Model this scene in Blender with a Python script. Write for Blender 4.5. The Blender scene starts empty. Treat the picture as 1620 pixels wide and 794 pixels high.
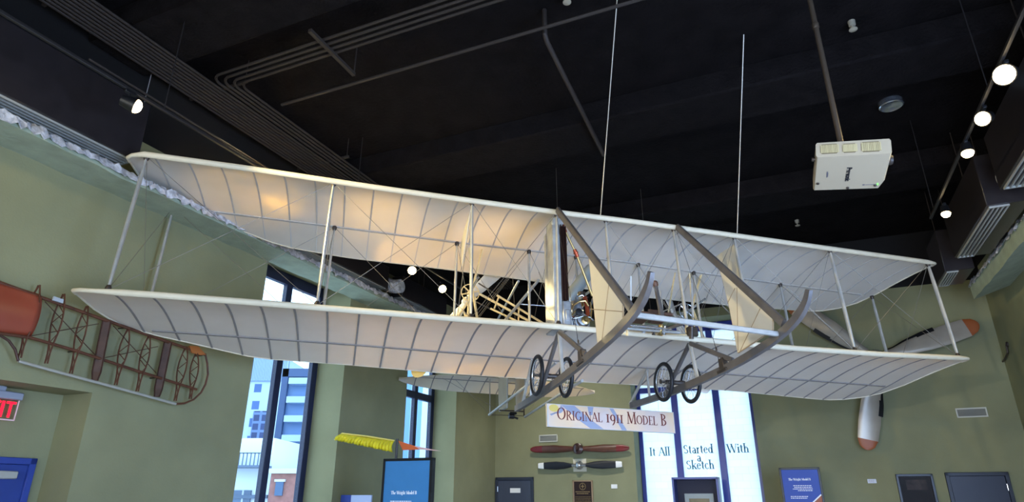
import bpy, math, random
import numpy as np
from mathutils import Matrix, Vector

random.seed(7)
SC = bpy.context.scene
COL = SC.collection
PI = math.pi

# ------------------------------------------------------------------ camera, sky, lights, exposure
CAM_Z, FPX, PITCH = 1.7, 1000.0, 0.37
cam_data = bpy.data.cameras.new('camera')
cam_data.sensor_fit = 'HORIZONTAL'
cam_data.sensor_width = 36.0
cam_data.lens = 36.0 * FPX / 1620.0
cam_data.clip_start = 0.05
cam_data.clip_end = 1000
cam = bpy.data.objects.new('camera', cam_data)
cam.location = (0, 0, CAM_Z)
cam.rotation_euler = (PI / 2 + PITCH, 0, 0)
COL.objects.link(cam)
SC.camera = cam

SC.view_settings.view_transform = 'Standard'
SC.view_settings.look = 'None'
SC.view_settings.gamma = 1.0
SC.view_settings.use_curve_mapping = False
SC.view_settings.exposure = 0.0

# room frame: a runs along the back wall, b along the side walls (b = 0 at the back wall), z up
YAW = 0.41
CORNER = np.array([-0.44, 17.3, 0.0])
EA = np.array([math.cos(YAW), -math.sin(YAW), 0.0])
EB = np.array([math.sin(YAW), math.cos(YAW), 0.0])
EZ = np.array([0.0, 0.0, 1.0])
RM = Matrix(((EA[0], EB[0], 0, CORNER[0]), (EA[1], EB[1], 0, CORNER[1]), (0, 0, 1, 0), (0, 0, 0, 1)))
# aeroplane frame: u along the span, v towards the tail, w up
PO = np.array([1.1129, 7.6471, 1.9042 + CAM_Z])


def rot_plane(ya, pi_, ro):
    Rz = np.array([[math.cos(ya), -math.sin(ya), 0], [math.sin(ya), math.cos(ya), 0], [0, 0, 1]])
    Rx = np.array([[1, 0, 0], [0, math.cos(pi_), -math.sin(pi_)], [0, math.sin(pi_), math.cos(pi_)]])
    Ry = np.array([[math.cos(ro), 0, math.sin(ro)], [0, 1, 0], [-math.sin(ro), 0, math.cos(ro)]])
    return Rz @ Rx @ Ry


PR = rot_plane(0.2524, -0.0886, 0.0256)
PM = Matrix.Identity(4)
for i_ in range(3):
    for j_ in range(3):
        PM[i_][j_] = PR[i_][j_]
    PM[i_][3] = PO[i_]

CP, SP = math.cos(PITCH), math.sin(PITCH)
CAMP = np.array([0, 0, CAM_Z])


def ray(px, py):
    x, y = (px - 810) / FPX, (py - 397) / FPX
    return np.array([x, y * SP + CP, -y * CP + SP])


def _hit(o, d, key):
    i, val = key
    return o + d * ((val - o[i]) / d[i])


def rp(px, py, a=None, b=None, z=None):
    """a measured photo point as a room point, given the wall / height it lies on"""
    d = ray(px, py)
    d = np.array([d @ EA, d @ EB, d[2]])
    o = CAMP - CORNER
    o = np.array([o @ EA, o @ EB, o[2]])
    return _hit(o, d, [(i, q) for i, q in enumerate((a, b, z)) if q is not None][0])


def pp(px, py, u=None, v=None, w=None):
    """a measured photo point as an aeroplane point, given the plane of the airframe it lies in"""
    d = PR.T @ ray(px, py)
    o = PR.T @ (CAMP - PO)
    return _hit(o, d, [(i, q) for i, q in enumerate((u, v, w)) if q is not None][0])


def wp(px, py, y):
    d = ray(px, py)
    return CAMP + d * (y / d[1])


def room(a, b, z):
    return CORNER + a * EA + b * EB + z * EZ


def srgb(c):
    return tuple(((x / 255) / 12.92 if x / 255 <= 0.04045 else ((x / 255 + 0.055) / 1.055) ** 2.4) for x in c)


world = bpy.data.worlds.new('sky')
SC.world = world
world.use_nodes = True
bg = world.node_tree.nodes['Background']
bg.inputs[0].default_value = (0.70, 0.86, 1.0, 1)
bg.inputs[1].default_value = 3.8


def lamp(name, kind, loc, target, power, color, size=0.1, size_y=None, angle=60, blend=0.6, portal=False):
    d = bpy.data.lights.new(name, kind)
    d.energy = power
    d.color = color
    if kind == 'AREA':
        d.shape = 'RECTANGLE'
        d.size = size
        d.size_y = size_y or size
        if portal:
            d.cycles.is_portal = True
    elif kind == 'SPOT':
        d.spot_size = math.radians(angle)
        d.spot_blend = blend
        d.shadow_soft_size = size
    else:
        d.shadow_soft_size = size
    o = bpy.data.objects.new(name, d)
    o.location = Vector(loc)
    o.rotation_euler = (Vector(target) - Vector(loc)).to_track_quat('-Z', 'Y').to_euler()
    COL.objects.link(o)
    return o


DAY = (0.56, 0.72, 1.0)
WARM = (1.0, 0.80, 0.36)
SOFTWARM = (1.0, 0.84, 0.62)
# added fill lamps at the unseen rear glazing; daylight at the three windows
lamp('added_rear_fill', 'AREA', room(8.0, -19.7, 2.6), room(8.2, -6, 2.9), 480, DAY, 4.8, 4.2)
lamp('added_rear_fill', 'AREA', room(2.9, -19.7, 2.6), room(4.0, -6, 2.9), 150, (1, .80, .52), 3.6, 4.2)  # added warm front fill, not daylight
lamp('lobby_spotlight', 'SPOT', room(5.3, -17.6, 2.55), room(7.4, -6, 3.3), 900, (1.0, 0.93, 0.85), 0.06, angle=44, blend=0.6)
lamp('window_portal', 'AREA', room(-0.55, -7.5, 2.7), room(3, -7.5, 2.7), 1, DAY, 1.9, 4.6, portal=True)
lamp('window_daylight', 'AREA', room(5.07, 0.78, 2.95), room(5.07, -3, 2.95), 110, (.50, .70, 1.0), 2.7, 5.5)
lamp('added_side_fill', 'AREA', room(11.30, -12.6, 2.0), room(7.5, -8.0, 3.0), 880, (.42, .60, 1.0), 4.4, 3.2)  # added fill for the right wing, in a side window out of view
lamp('window_portal', 'AREA', room(-0.55, -3.3, 2.7), room(3, -3.3, 2.7), 1, DAY, 1.9, 4.6, portal=True)
# added lamps without fixtures over the front of the hall: their floor light bounces up to the wings
for a_, b_ in ((5.6, -14.0), (8.4, -12.5)):
    lamp('added_fill_beam', 'SPOT', room(a_, b_, 6.8), room(a_, b_, 0), 270, SOFTWARM, 0.12, angle=95, blend=0.7)

lamp('added_fill_beam', 'SPOT', room(3.0, -3.6, 6.8), room(2.2, -1.0, 1.5), 900, (1.0, .96, .86), 0.12, angle=80, blend=0.8)  # added wall wash for the left part of the back wall

for a_, b_, pw_ in ((1.25, -10.3, 330), (2.45, -9.15, 360), (3.7, -8.1, 300)):
    lamp('added_wing_glow_beam', 'SPOT', room(a_, b_, 6.85), room(a_, b_, 0), pw_, (1.0, .86, .48), 0.06, angle=66, blend=1.0)  # added lamps without fixtures, warming the upper left wing through its cloth

# ------------------------------------------------------------------ materials
MATS = {}


def mat(name, c, rough=0.6, metal=0.0, vary=0.0, scale=6.0, bump=0.0, bscale=60.0, emit=None, estr=0.0, spec=0.4,
        c2=None, stretch=(1, 1, 1)):
    if name in MATS:
        return MATS[name]
    m = bpy.data.materials.new(name)
    m.use_nodes = True
    nt = m.node_tree
    p = nt.nodes['Principled BSDF']
    col = srgb(c)
    p.inputs['Base Color'].default_value = (*col, 1)
    p.inputs['Roughness'].default_value = rough
    p.inputs['Metallic'].default_value = metal
    p.inputs['Specular IOR Level'].default_value = spec
    if vary or bump:
        tc = nt.nodes.new('ShaderNodeTexCoord')
        mp = nt.nodes.new('ShaderNodeMapping')
        mp.inputs['Scale'].default_value = stretch
        nt.links.new(tc.outputs['Object'], mp.inputs[0])
    if vary:
        n = nt.nodes.new('ShaderNodeTexNoise')
        n.inputs['Scale'].default_value = scale
        n.inputs['Detail'].default_value = 5
        nt.links.new(mp.outputs[0], n.inputs['Vector'])
        r = nt.nodes.new('ShaderNodeValToRGB')
        lo = srgb(c2) if c2 else tuple(x * (1 - vary) for x in col)
        hi = col if c2 else tuple(min(1, x * (1 + vary)) for x in col)
        r.color_ramp.elements[0].color = (*lo, 1)
        r.color_ramp.elements[1].color = (*hi, 1)
        r.color_ramp.elements[0].position = 0.3
        r.color_ramp.elements[1].position = 0.7
        nt.links.new(n.outputs['Fac'], r.inputs[0])
        nt.links.new(r.outputs[0], p.inputs['Base Color'])
    if bump:
        n2 = nt.nodes.new('ShaderNodeTexNoise')
        n2.inputs['Scale'].default_value = bscale
        n2.inputs['Detail'].default_value = 4
        nt.links.new(mp.outputs[0], n2.inputs['Vector'])
        b = nt.nodes.new('ShaderNodeBump')
        b.inputs['Strength'].default_value = bump
        b.inputs['Distance'].default_value = 0.02
        nt.links.new(n2.outputs['Fac'], b.inputs['Height'])
        nt.links.new(b.outputs[0], p.inputs['Normal'])
    if emit is not None:
        p.inputs['Emission Color'].default_value = (*srgb(emit), 1)
        p.inputs['Emission Strength'].default_value = estr
    MATS[name] = m
    return m


def fabric(name, c, trans, tcol=None):
    """woven cloth: part of the light passes through it"""
    if name in MATS:
        return MATS[name]
    m = bpy.data.materials.new(name)
    m.use_nodes = True
    nt = m.node_tree
    for n in list(nt.nodes):
        nt.nodes.remove(n)
    out = nt.nodes.new('ShaderNodeOutputMaterial')
    d = nt.nodes.new('ShaderNodeBsdfDiffuse')
    t = nt.nodes.new('ShaderNodeBsdfTranslucent')
    mx = nt.nodes.new('ShaderNodeMixShader')
    mx.inputs[0].default_value = trans
    tc = nt.nodes.new('ShaderNodeTexCoord')
    n = nt.nodes.new('ShaderNodeTexNoise')
    n.inputs['Scale'].default_value = 3.0
    n.inputs['Detail'].default_value = 6
    nt.links.new(tc.outputs['Object'], n.inputs['Vector'])
    r = nt.nodes.new('ShaderNodeValToRGB')
    col = srgb(c)
    r.color_ramp.elements[0].position = 0.3
    r.color_ramp.elements[1].position = 0.7
    r.color_ramp.elements[0].color = (*[x * 0.92 for x in col], 1)
    r.color_ramp.elements[1].color = (*col, 1)
    nt.links.new(n.outputs['Fac'], r.inputs[0])
    nt.links.new(r.outputs[0], d.inputs['Color'])
    t.inputs['Color'].default_value = (*srgb(tcol or c), 1)
    nt.links.new(d.outputs[0], mx.inputs[1])
    nt.links.new(t.outputs[0], mx.inputs[2])
    nt.links.new(mx.outputs[0], out.inputs[0])
    MATS[name] = m
    return m


def pane_mat(name, c, refl=0.08):
    if name in MATS:
        return MATS[name]
    m = bpy.data.materials.new(name)
    m.use_nodes = True
    nt = m.node_tree
    for n in list(nt.nodes):
        nt.nodes.remove(n)
    out = nt.nodes.new('ShaderNodeOutputMaterial')
    t = nt.nodes.new('ShaderNodeBsdfTransparent')
    t.inputs[0].default_value = (*c, 1)
    g = nt.nodes.new('ShaderNodeBsdfGlossy')
    g.inputs['Roughness'].default_value = 0.03
    mx = nt.nodes.new('ShaderNodeMixShader')
    mx.inputs[0].default_value = refl
    nt.links.new(t.outputs[0], mx.inputs[1])
    nt.links.new(g.outputs[0], mx.inputs[2])
    nt.links.new(mx.outputs[0], out.inputs[0])
    MATS[name] = m
    return m


def wall_paint(name, green, dark, z_split):
    """green painted plaster with the black ceiling paint carried down to a height"""
    m = bpy.data.materials.new(name)
    m.use_nodes = True
    nt = m.node_tree
    p = nt.nodes['Principled BSDF']
    p.inputs['Roughness'].default_value = 0.75
    p.inputs['Specular IOR Level'].default_value = 0.25
    geo = nt.nodes.new('ShaderNodeNewGeometry')
    sep = nt.nodes.new('ShaderNodeSeparateXYZ')
    nt.links.new(geo.outputs['Position'], sep.inputs[0])
    gt = nt.nodes.new('ShaderNodeMath')
    gt.operation = 'GREATER_THAN'
    gt.inputs[1].default_value = z_split
    nt.links.new(sep.outputs[2], gt.inputs[0])
    n = nt.nodes.new('ShaderNodeTexNoise')
    n.inputs['Scale'].default_value = 1.1
    n.inputs['Detail'].default_value = 8
    nt.links.new(geo.outputs['Position'], n.inputs['Vector'])
    r = nt.nodes.new('ShaderNodeValToRGB')
    g = srgb(green)
    r.color_ramp.elements[0].color = (*[x * 0.86 for x in g], 1)
    r.color_ramp.elements[1].color = (*[x * 1.08 for x in g], 1)
    r.color_ramp.elements[0].position = 0.3
    r.color_ramp.elements[1].position = 0.7
    nt.links.new(n.outputs['Fac'], r.inputs[0])
    mx = nt.nodes.new('ShaderNodeMix')
    mx.data_type = 'RGBA'
    nt.links.new(gt.outputs[0], mx.inputs[0])
    nt.links.new(r.outputs[0], mx.inputs[6])
    mx.inputs[7].default_value = (*srgb(dark), 1)
    nt.links.new(mx.outputs[2], p.inputs['Base Color'])
    n2 = nt.nodes.new('ShaderNodeTexNoise')
    n2.inputs['Scale'].default_value = 45
    n2.inputs['Detail'].default_value = 5
    nt.links.new(geo.outputs['Position'], n2.inputs['Vector'])
    b = nt.nodes.new('ShaderNodeBump')
    b.inputs['Strength'].default_value = 0.18
    b.inputs['Distance'].default_value = 0.01
    nt.links.new(n2.outputs['Fac'], b.inputs['Height'])
    nt.links.new(b.outputs[0], p.inputs['Normal'])
    MATS[name] = m
    return m


M_WALL = wall_paint('green_plaster', (132, 131, 99), (12, 10, 11), 6.02)
M_WALLR = wall_paint('right_green_plaster', (132, 131, 99), (12, 10, 11), 6.3)
M_JAMB = mat('jamb_plaster', (140, 156, 122), 0.75, vary=0.06, bump=0.15, bscale=45)
M_CEIL = mat('black_sprayed_ceiling', (17, 14, 14), 0.95, vary=0.35, scale=3, bump=1.0, bscale=16, spec=0.06)
M_BEAM = mat('black_sprayed_beam', (20, 17, 17), 0.95, vary=0.3, scale=5, bump=1.0, bscale=22, spec=0.06)
M_FLOOR = mat('polished_light_floor', (202, 200, 198), 0.5, vary=0.08, scale=2)
M_CONDUIT = mat('black_painted_conduit', (46, 39, 35), 0.6, spec=0.25)
M_LEDGE = mat('ledge_plaster', (146, 156, 136), 0.85, vary=0.12, scale=4, bump=0.5, bscale=20)
M_FOIL = mat('crumpled_foil_insulation', (202, 202, 208), 0.45, metal=0.25, vary=0.4, scale=14, bump=0.8, bscale=25)
M_BLACKBOX = mat('black_duct', (36, 32, 34), 0.28, vary=0.2, spec=0.7)
M_GRILLE = mat('silver_grille', (176, 176, 170), 0.4, metal=0.4)
M_DARK = mat('dark_void', (14, 13, 15), 0.8)
M_FRAME = mat('dark_window_frame', (24, 32, 62), 0.35, spec=0.5)
M_BLUEFRAME = mat('blue_window_frame', (34, 52, 140), 0.35, spec=0.5)
M_GLASS = pane_mat('clear_glass', (0.84, 0.92, 0.99), .03)
M_FABRIC = fabric('wing_cloth', (222, 218, 211), 0.36, (240, 216, 142))
M_FIN = fabric('fin_cloth', (216, 207, 188), 0.25, (232, 216, 178))
M_RIB = mat('rib_shade_tape', (132, 125, 119), 0.85, vary=0.1)  # tape tone includes the rib shadows seen through backlit cloth
M_RIBUP = mat('upper_rib_shade_tape', (172, 166, 157), 0.85, vary=0.1)
M_RIBPALE = mat('pale_rib_shade_tape', (196, 190, 180), 0.85)
M_LE = mat('leading_edge_cloth', (200, 189, 164), 0.7, vary=0.05)
M_SILVER = mat('silver_painted_wood', (168, 166, 160), 0.36, metal=0.35, vary=0.12, scale=9)
M_GREYWOOD = mat('grey_painted_wood', (86, 81, 79), 0.42, metal=0.15, vary=0.18, scale=8)
M_FITTING = mat('dark_steel_fitting', (70, 62, 56), 0.45, metal=0.6)
M_WIRE = mat('steel_wire', (120, 112, 100), 0.45, metal=0.5)
M_RUBBER = mat('black_rubber', (22, 22, 25), 0.55)
M_STEEL = mat('bright_steel', (186, 188, 192), 0.25, metal=0.9)
M_ALU = mat('cast_aluminium', (160, 162, 164), 0.4, metal=0.7, vary=0.25, scale=12)
M_BRASS = mat('brass', (180, 152, 98), 0.32, metal=0.9)
M_COPPER = mat('copper', (176, 84, 56), 0.35, metal=0.75)
M_COREFIN = mat('dark_radiator_tube', (44, 26, 22), 0.4, metal=0.5)
M_TAN = mat('tan_ash_wood', (214, 190, 140), 0.5, vary=0.1, scale=12)
M_LEATHER = mat('brown_leather', (92, 62, 46), 0.55, vary=0.15)
M_TANK = mat('grey_tank', (150, 156, 152), 0.4, metal=0.3)
M_PROPW = mat('silver_propeller_paint', (196, 192, 184), 0.42, vary=0.08)
M_TIP = mat('warm_lit_propeller_tip', (216, 178, 96), 0.5)  # warm lamplight on the left blade tip, painted into the colour
M_WHITE = mat('white_plastic', (226, 224, 218), 0.45)
M_BLACK = mat('black_paint', (18, 18, 20), 0.4)

# ------------------------------------------------------------------ mesh helpers


class MB:
    def __init__(self):
        self.v, self.f, self.m = [], [], []
        self.k = 0

    def add(self, vs, fs):
        o = len(self.v)
        self.v += [tuple(float(x) for x in p) for p in vs]
        self.f += [tuple(i + o for i in f) for f in fs]
        self.m += [self.k] * len(fs)
        return self

    def box(self, p, q):
        (x0, y0, z0), (x1, y1, z1) = p, q
        x0, x1 = min(x0, x1), max(x0, x1)
        y0, y1 = min(y0, y1), max(y0, y1)
        z0, z1 = min(z0, z1), max(z0, z1)
        return self.add([(x0, y0, z0), (x1, y0, z0), (x1, y1, z0), (x0, y1, z0), (x0, y0, z1), (x1, y0, z1), (x1, y1, z1), (x0, y1, z1)],
                        [(0, 3, 2, 1), (4, 5, 6, 7), (0, 1, 5, 4), (1, 2, 6, 5), (2, 3, 7, 6), (3, 0, 4, 7)])

    def cbox(self, p, q, c=0.01):
        """box with chamfered edges"""
        lo = np.minimum(p, q)
        hi = np.maximum(p, q)
        c = min(c, *((hi - lo) * 0.45))
        vs, idx = [], {}
        for s in range(8):
            sg = [(s >> k) & 1 for k in range(3)]
            for ax in range(3):
                pt = []
                for k in range(3):
                    base = hi[k] if sg[k] else lo[k]
                    if k != ax:
                        base += (-c if sg[k] else c)
                    pt.append(base)
                idx[(s, ax)] = len(vs)
                vs.append(pt)
        cen = (lo + hi) / 2
        fs = []
        for ax in range(3):
            for val in (0, 1):
                o = [k for k in range(3) if k != ax]
                q4 = []
                for (i, j) in ((0, 0), (1, 0), (1, 1), (0, 1)):
                    s = (val << ax) | (i << o[0]) | (j << o[1])
                    q4.append(idx[(s, ax)])
                fs.append(q4)
        for ax in range(3):
            o = [k for k in range(3) if k != ax]
            for (i, j) in ((0, 0), (1, 0), (1, 1), (0, 1)):
                s0 = (i << o[0]) | (j << o[1])
                s1 = s0 | (1 << ax)
                fs.append([idx[(s0, o[0])], idx[(s1, o[0])], idx[(s1, o[1])], idx[(s0, o[1])]])
        for s in range(8):
            fs.append([idx[(s, 0)], idx[(s, 1)], idx[(s, 2)]])
        V = np.array(vs)
        out = []
        for f in fs:
            pts = V[list(f)]
            n = np.cross(pts[1] - pts[0], pts[2] - pts[0])
            if n @ (pts.mean(0) - cen) < 0:
                f = f[::-1]
            out.append(tuple(f))
        return self.add(vs, out)

    def loft(self, rings, cap=True, closed=True):
        n = len(rings[0])
        vs = [p for r in rings for p in r]
        fs = []
        for i in range(len(rings) - 1):
            for j in range(n if closed else n - 1):
                j2 = (j + 1) % n
                fs.append((i * n + j, i * n + j2, (i + 1) * n + j2, (i + 1) * n + j))
        if cap:
            fs.append(tuple(range(n))[::-1])
            fs.append(tuple((len(rings) - 1) * n + j for j in range(n)))
        return self.add(vs, fs)

    def sweep(self, pts, section, up=(0, 0, 1), scale=None):
        """sweep a 2-D section [(side, up)] along points"""
        pts = [np.array(p, float) for p in pts]
        up = np.array(up, float)
        rings = []
        for i, p in enumerate(pts):
            t = pts[min(i + 1, len(pts) - 1)] - pts[max(i - 1, 0)]
            t /= (np.linalg.norm(t) + 1e-12)
            u0 = up if abs(up @ t) < 0.97 else np.array([1.0, 0.13, 0.05])
            s = np.cross(t, u0)
            s /= np.linalg.norm(s)
            n = np.cross(s, t)
            k = scale[i] if scale is not None else 1.0
            rings.append([p + s * x * k + n * y * k for x, y in section])
        return self.loft(rings)

    def tube(self, pts, r, n=10, up=(0, 0, 1)):
        if np.isscalar(r):
            r = [r] * len(pts)
        sec = [(math.cos(2 * PI * j / n), math.sin(2 * PI * j / n)) for j in range(n)]
        return self.sweep(pts, sec, up, r)

    def bar(self, p, q, w, h, up=(0, 0, 1)):
        return self.sweep([p, q], [(-w / 2, -h / 2), (w / 2, -h / 2), (w / 2, h / 2), (-w / 2, h / 2)], up)

    def lathe(self, c, axis, prof, n=24):
        """profile [(distance along the axis, radius)]"""
        c = np.array(c, float)
        ax = np.array(axis, float)
        ax /= np.linalg.norm(ax)
        h = np.array([0, 0, 1.0]) if abs(ax[2]) < 0.9 else np.array([1.0, 0, 0])
        s = np.cross(ax, h)
        s /= np.linalg.norm(s)
        t = np.cross(ax, s)
        rings = [[c + ax * d + (s * math.cos(2 * PI * j / n) + t * math.sin(2 * PI * j / n)) * max(r, 1e-4) for j in range(n)] for d, r in prof]
        return self.loft(rings)

    def torus(self, c, axis, R, r, n=40, k=10):
        c = np.array(c, float)
        ax = np.array(axis, float)
        ax /= np.linalg.norm(ax)
        h = np.array([0, 0, 1.0]) if abs(ax[2]) < 0.9 else np.array([1.0, 0, 0])
        s = np.cross(ax, h)
        s /= np.linalg.norm(s)
        t = np.cross(ax, s)
        vs, fs = [], []
        for i in range(n):
            d = s * math.cos(2 * PI * i / n) + t * math.sin(2 * PI * i / n)
            for j in range(k):
                q = 2 * PI * j / k
                vs.append(c + d * (R + r * math.cos(q)) + ax * r * math.sin(q))
        for i in range(n):
            for j in range(k):
                fs.append((i * k + j, i * k + (j + 1) % k, ((i + 1) % n) * k + (j + 1) % k, ((i + 1) % n) * k + j))
        return self.add(vs, fs)

    def prism(self, poly, d):
        """poly: 3-D points of a flat outline, d: thickness vector"""
        n = len(poly)
        P = [np.array(p, float) for p in poly]
        d = np.array(d, float)
        return self.add(P + [p + d for p in P], [tuple(range(n))[::-1], tuple(range(n, 2 * n))] + [(i, (i + 1) % n, n + (i + 1) % n, n + i) for i in range(n)])

    def grid(self, rows):
        n = len(rows[0])
        return self.add([p for r in rows for p in r],
                        [(i * n + j, i * n + j + 1, (i + 1) * n + j + 1, (i + 1) * n + j) for i in range(len(rows) - 1) for j in range(n - 1)])

    def empty(self):
        return not self.f


def make_mesh(name, mb, mats, off=(0, 0, 0), smooth=True):
    me = bpy.data.meshes.new(name)
    off = tuple(float(x) for x in off)
    me.from_pydata([(x - off[0], y - off[1], z - off[2]) for x, y, z in mb.v], [], mb.f)
    if not isinstance(mats, (list, tuple)):
        mats = [mats]
    for m in mats:
        me.materials.append(m)
    for p, k in zip(me.polygons, mb.m):
        p.material_index = k
    import bmesh
    bm = bmesh.new()
    bm.from_mesh(me)
    bmesh.ops.recalc_face_normals(bm, faces=bm.faces)
    bm.to_mesh(me)
    bm.free()
    if smooth:
        for p in me.polygons:
            p.use_smooth = True
        me.set_sharp_from_angle(angle=math.radians(38))
    me.update()
    return me


def tag(o, label=None, cat=None, group=None, kind=None):
    if label:
        o['label'] = label
    if cat:
        o['category'] = cat
    if group:
        o['group'] = group
    if kind:
        o['kind'] = kind
    return o


def thing(name, label, cat, loc, group=None, frame=RM):
    o = bpy.data.objects.new(name, None)
    o.empty_display_size = 0.2
    COL.objects.link(o)
    o.matrix_world = frame @ Matrix.Translation(Vector([float(x) for x in loc]))
    o['_off'] = [float(x) for x in loc]
    return tag(o, label, cat, group)


def part(name, mb, mats, parent, label=None, kind=None, smooth=True):
    """a mesh part (or sub-part); geometry is given in the frame of the thing"""
    off = parent['_off']
    o = bpy.data.objects.new(name, make_mesh(name, mb, mats, off, smooth))
    COL.objects.link(o)
    o.parent = parent
    o['_off'] = [float(x) for x in off]
    return tag(o, label, None, None, kind)


def single(name, mb, mats, label=None, cat=None, group=None, kind=None, frame=RM, smooth=True):
    V = np.array(mb.v)
    c = np.array([(V[:, 0].min() + V[:, 0].max()) / 2, (V[:, 1].min() + V[:, 1].max()) / 2, V[:, 2].min()])
    o = bpy.data.objects.new(name, make_mesh(name, mb, mats, c, smooth))
    COL.objects.link(o)
    o.matrix_world = frame @ Matrix.Translation(Vector(c.tolist()))
    o['_off'] = [float(x) for x in c]
    return tag(o, label, cat, group, kind)


def struct(name, mb, mats, frame=RM, smooth=True):
    return single(name, mb, mats, kind='structure', frame=frame, smooth=smooth)


# ------------------------------------------------------------------ room shell
AR, BREAR, ZC, ZBEAM = 11.37, -20.0, 7.25, 6.9
T = 0.3
m = MB()
m.box((-1.2, BREAR - .3, -0.2), (AR + .4, 1.2, 0))
struct('floor', m, M_FLOOR)
m = MB()
m.box((-1.2, BREAR - .3, ZC), (AR + .4, 1.2, ZC + .25))
struct('ceiling', m, M_CEIL)
for i, (b0, b1) in enumerate(((-19.6, -18.8), (-15.8, -15.0), (-12.0, -11.2), (-7.8, -6.95), (-4.2, -3.3))):
    m = MB()
    m.cbox((0.0, b0, ZBEAM), (AR, b1, ZC + .02), 0.03)
    struct('ceiling_beam_%d' % (i + 1), m, M_BEAM)

W1 = (-8.60, -6.468, 0.25, 5.40)
W2 = (-4.383, -2.209, 0.25, 5.40)
W3 = (3.681, 6.465, 0.15, 5.80)
ALC = (-14.2, -10.9, 2.8, 0.5)


def wall_rects(m, lo, hi, zt, holes, box):
    """boxes around the holes [(s0, s1, z0, z1)]"""
    cur = lo
    for s0, s1, z0, z1 in sorted(holes):
        if s0 > cur:
            box(m, cur, s0, 0, zt)
        if z0 > 0:
            box(m, s0, s1, 0, z0)
        if z1 < zt:
            box(m, s0, s1, z1, zt)
        cur = s1
    box(m, cur, hi, 0, zt)


m = MB()
wall_rects(m, BREAR, 0, ZC, [W1, W2, (ALC[0], ALC[1], 0, ALC[2])], lambda m, s0, s1, z0, z1: m.box((-0.72, s0, z0), (0, s1, z1)))
m.box((-.72, ALC[0], 0), (-ALC[3], ALC[1], ALC[2]))
struct('wall_left', m, M_WALL, smooth=False)
m = MB()
wall_rects(m, -.72, AR + .3, ZC, [W3], lambda m, s0, s1, z0, z1: m.box((s0, 0, z0), (s1, 0.8, z1)))
struct('wall_back', m, M_WALL, smooth=False)
m = MB()
wall_rects(m, BREAR, 0, ZC, [(-15.0, -10.2, .3, 3.7)], lambda m, s0, s1, z0, z1: m.box((AR, s0, z0), (AR + .3, s1, z1)))
struct('wall_right', m, M_WALLR, smooth=False)
m = MB()
wall_rects(m, -.72, AR + .3, ZC, [(1.0, 10.5, 0.4, 4.9)], lambda m, s0, s1, z0, z1: m.box((s0, BREAR - .3, z0), (s1, BREAR, z1)))
struct('wall_rear', m, M_WALL, smooth=False)


def window_frame(name, fr, axis, s0, s1, z0, z1, d0, d1, muls, trans, fw, mfr, mgl, fwr=None):
    """window in a wall: outer frame, mullions, transoms, one pane per opening. axis 'a' or 'b' is the running axis"""
    P = (lambda s, d, z: (d, s, z)) if axis == 'b' else (lambda s, d, z: (s, d, z))
    m = MB()
    fwr = fwr or fw
    ft = .20
    m.cbox(P(s0, d0, z0), P(s0 + fw, d1, z1), .008)
    m.cbox(P(s1 - fwr, d0, z0), P(s1, d1, z1), .008)
    m.cbox(P(s0, d0, z1 - ft), P(s1, d1, z1), .008)
    m.cbox(P(s0, d0, z0), P(s1, d1, z0 + fw), .008)
    for c, w in muls:
        m.cbox(P(c - w / 2, d0, z0), P(c + w / 2, d1, z1), .008)
    for c, w in trans:
        m.cbox(P(s0, d0, c - w / 2), P(s1, d1, c + w / 2), .008)
    o = struct(name, m, mfr)
    xs = [s0 + fw] + [q for c, w in sorted(muls) for q in (c - w / 2, c + w / 2)] + [s1 - fwr]
    zs = [z0 + fw] + [q for c, w in sorted(trans) for q in (c - w / 2, c + w / 2)] + [z1 - ft]
    dm = (d0 + d1) / 2
    for i in range(0, len(xs), 2):
        for j in range(0, len(zs), 2):
            g = MB()
            g.box(P(xs[i], dm - .004, zs[j]), P(xs[i + 1], dm + .004, zs[j + 1]))
            part('pane', g, mgl, o, smooth=False)
    return o


window_frame('window_1', RM, 'b', W1[0], W1[1], W1[2], W1[3], -.70, -.60, [(-7.42, .14)], [], .10, M_FRAME, M_GLASS, .14)
window_frame('window_2', RM, 'b', W2[0], W2[1], W2[2], W2[3], -.70, -.60, [(-3.02, .13)], [(3.87, .16)], .10, M_FRAME, M_GLASS, .14)
window_frame('added_window_5', RM, 'b', -15.0, -10.2, .3, 3.7, AR + .12, AR + .2, [(-12.6, .1)], [], .1, M_FRAME, M_GLASS)  # unseen side window, added to hold the fill lamp
# frosted film panes with the faint drawing printed on them
m_film = bpy.data.materials.new('frosted_film')
m_film.use_nodes = True
nt = m_film.node_tree
for n in list(nt.nodes):
    nt.nodes.remove(n)
out = nt.nodes.new('ShaderNodeOutputMaterial')
tr = nt.nodes.new('ShaderNodeBsdfTranslucent')
tp = nt.nodes.new('ShaderNodeBsdfTransparent')
df = nt.nodes.new('ShaderNodeBsdfDiffuse')
df.inputs[0].default_value = (.6, .7, .75, 1)
mx1 = nt.nodes.new('ShaderNodeMixShader')
mx1.inputs[0].default_value = .12
mx2 = nt.nodes.new('ShaderNodeMixShader')
mx2.inputs[0].default_value = .08
tc = nt.nodes.new('ShaderNodeTexCoord')
br = nt.nodes.new('ShaderNodeTexBrick')
br.inputs['Scale'].default_value = 1.6
br.inputs['Mortar Size'].default_value = .004
br.inputs['Color1'].default_value = (.60, .63, .64, 1)
br.inputs['Color2'].default_value = (.57, .62, .64, 1)
br.inputs['Mortar'].default_value = (.42, .50, .53, 1)
mp = nt.nodes.new('ShaderNodeMapping')
mp.inputs['Rotation'].default_value = (PI / 2, 0, 0)
nt.links.new(tc.outputs['Object'], mp.inputs[0])
nt.links.new(mp.outputs[0], br.inputs['Vector'])
nt.links.new(br.outputs['Color'], tr.inputs[0])
tp.inputs[0].default_value = (.9, .97, 1, 1)
nt.links.new(tr.outputs[0], mx1.inputs[1])
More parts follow.
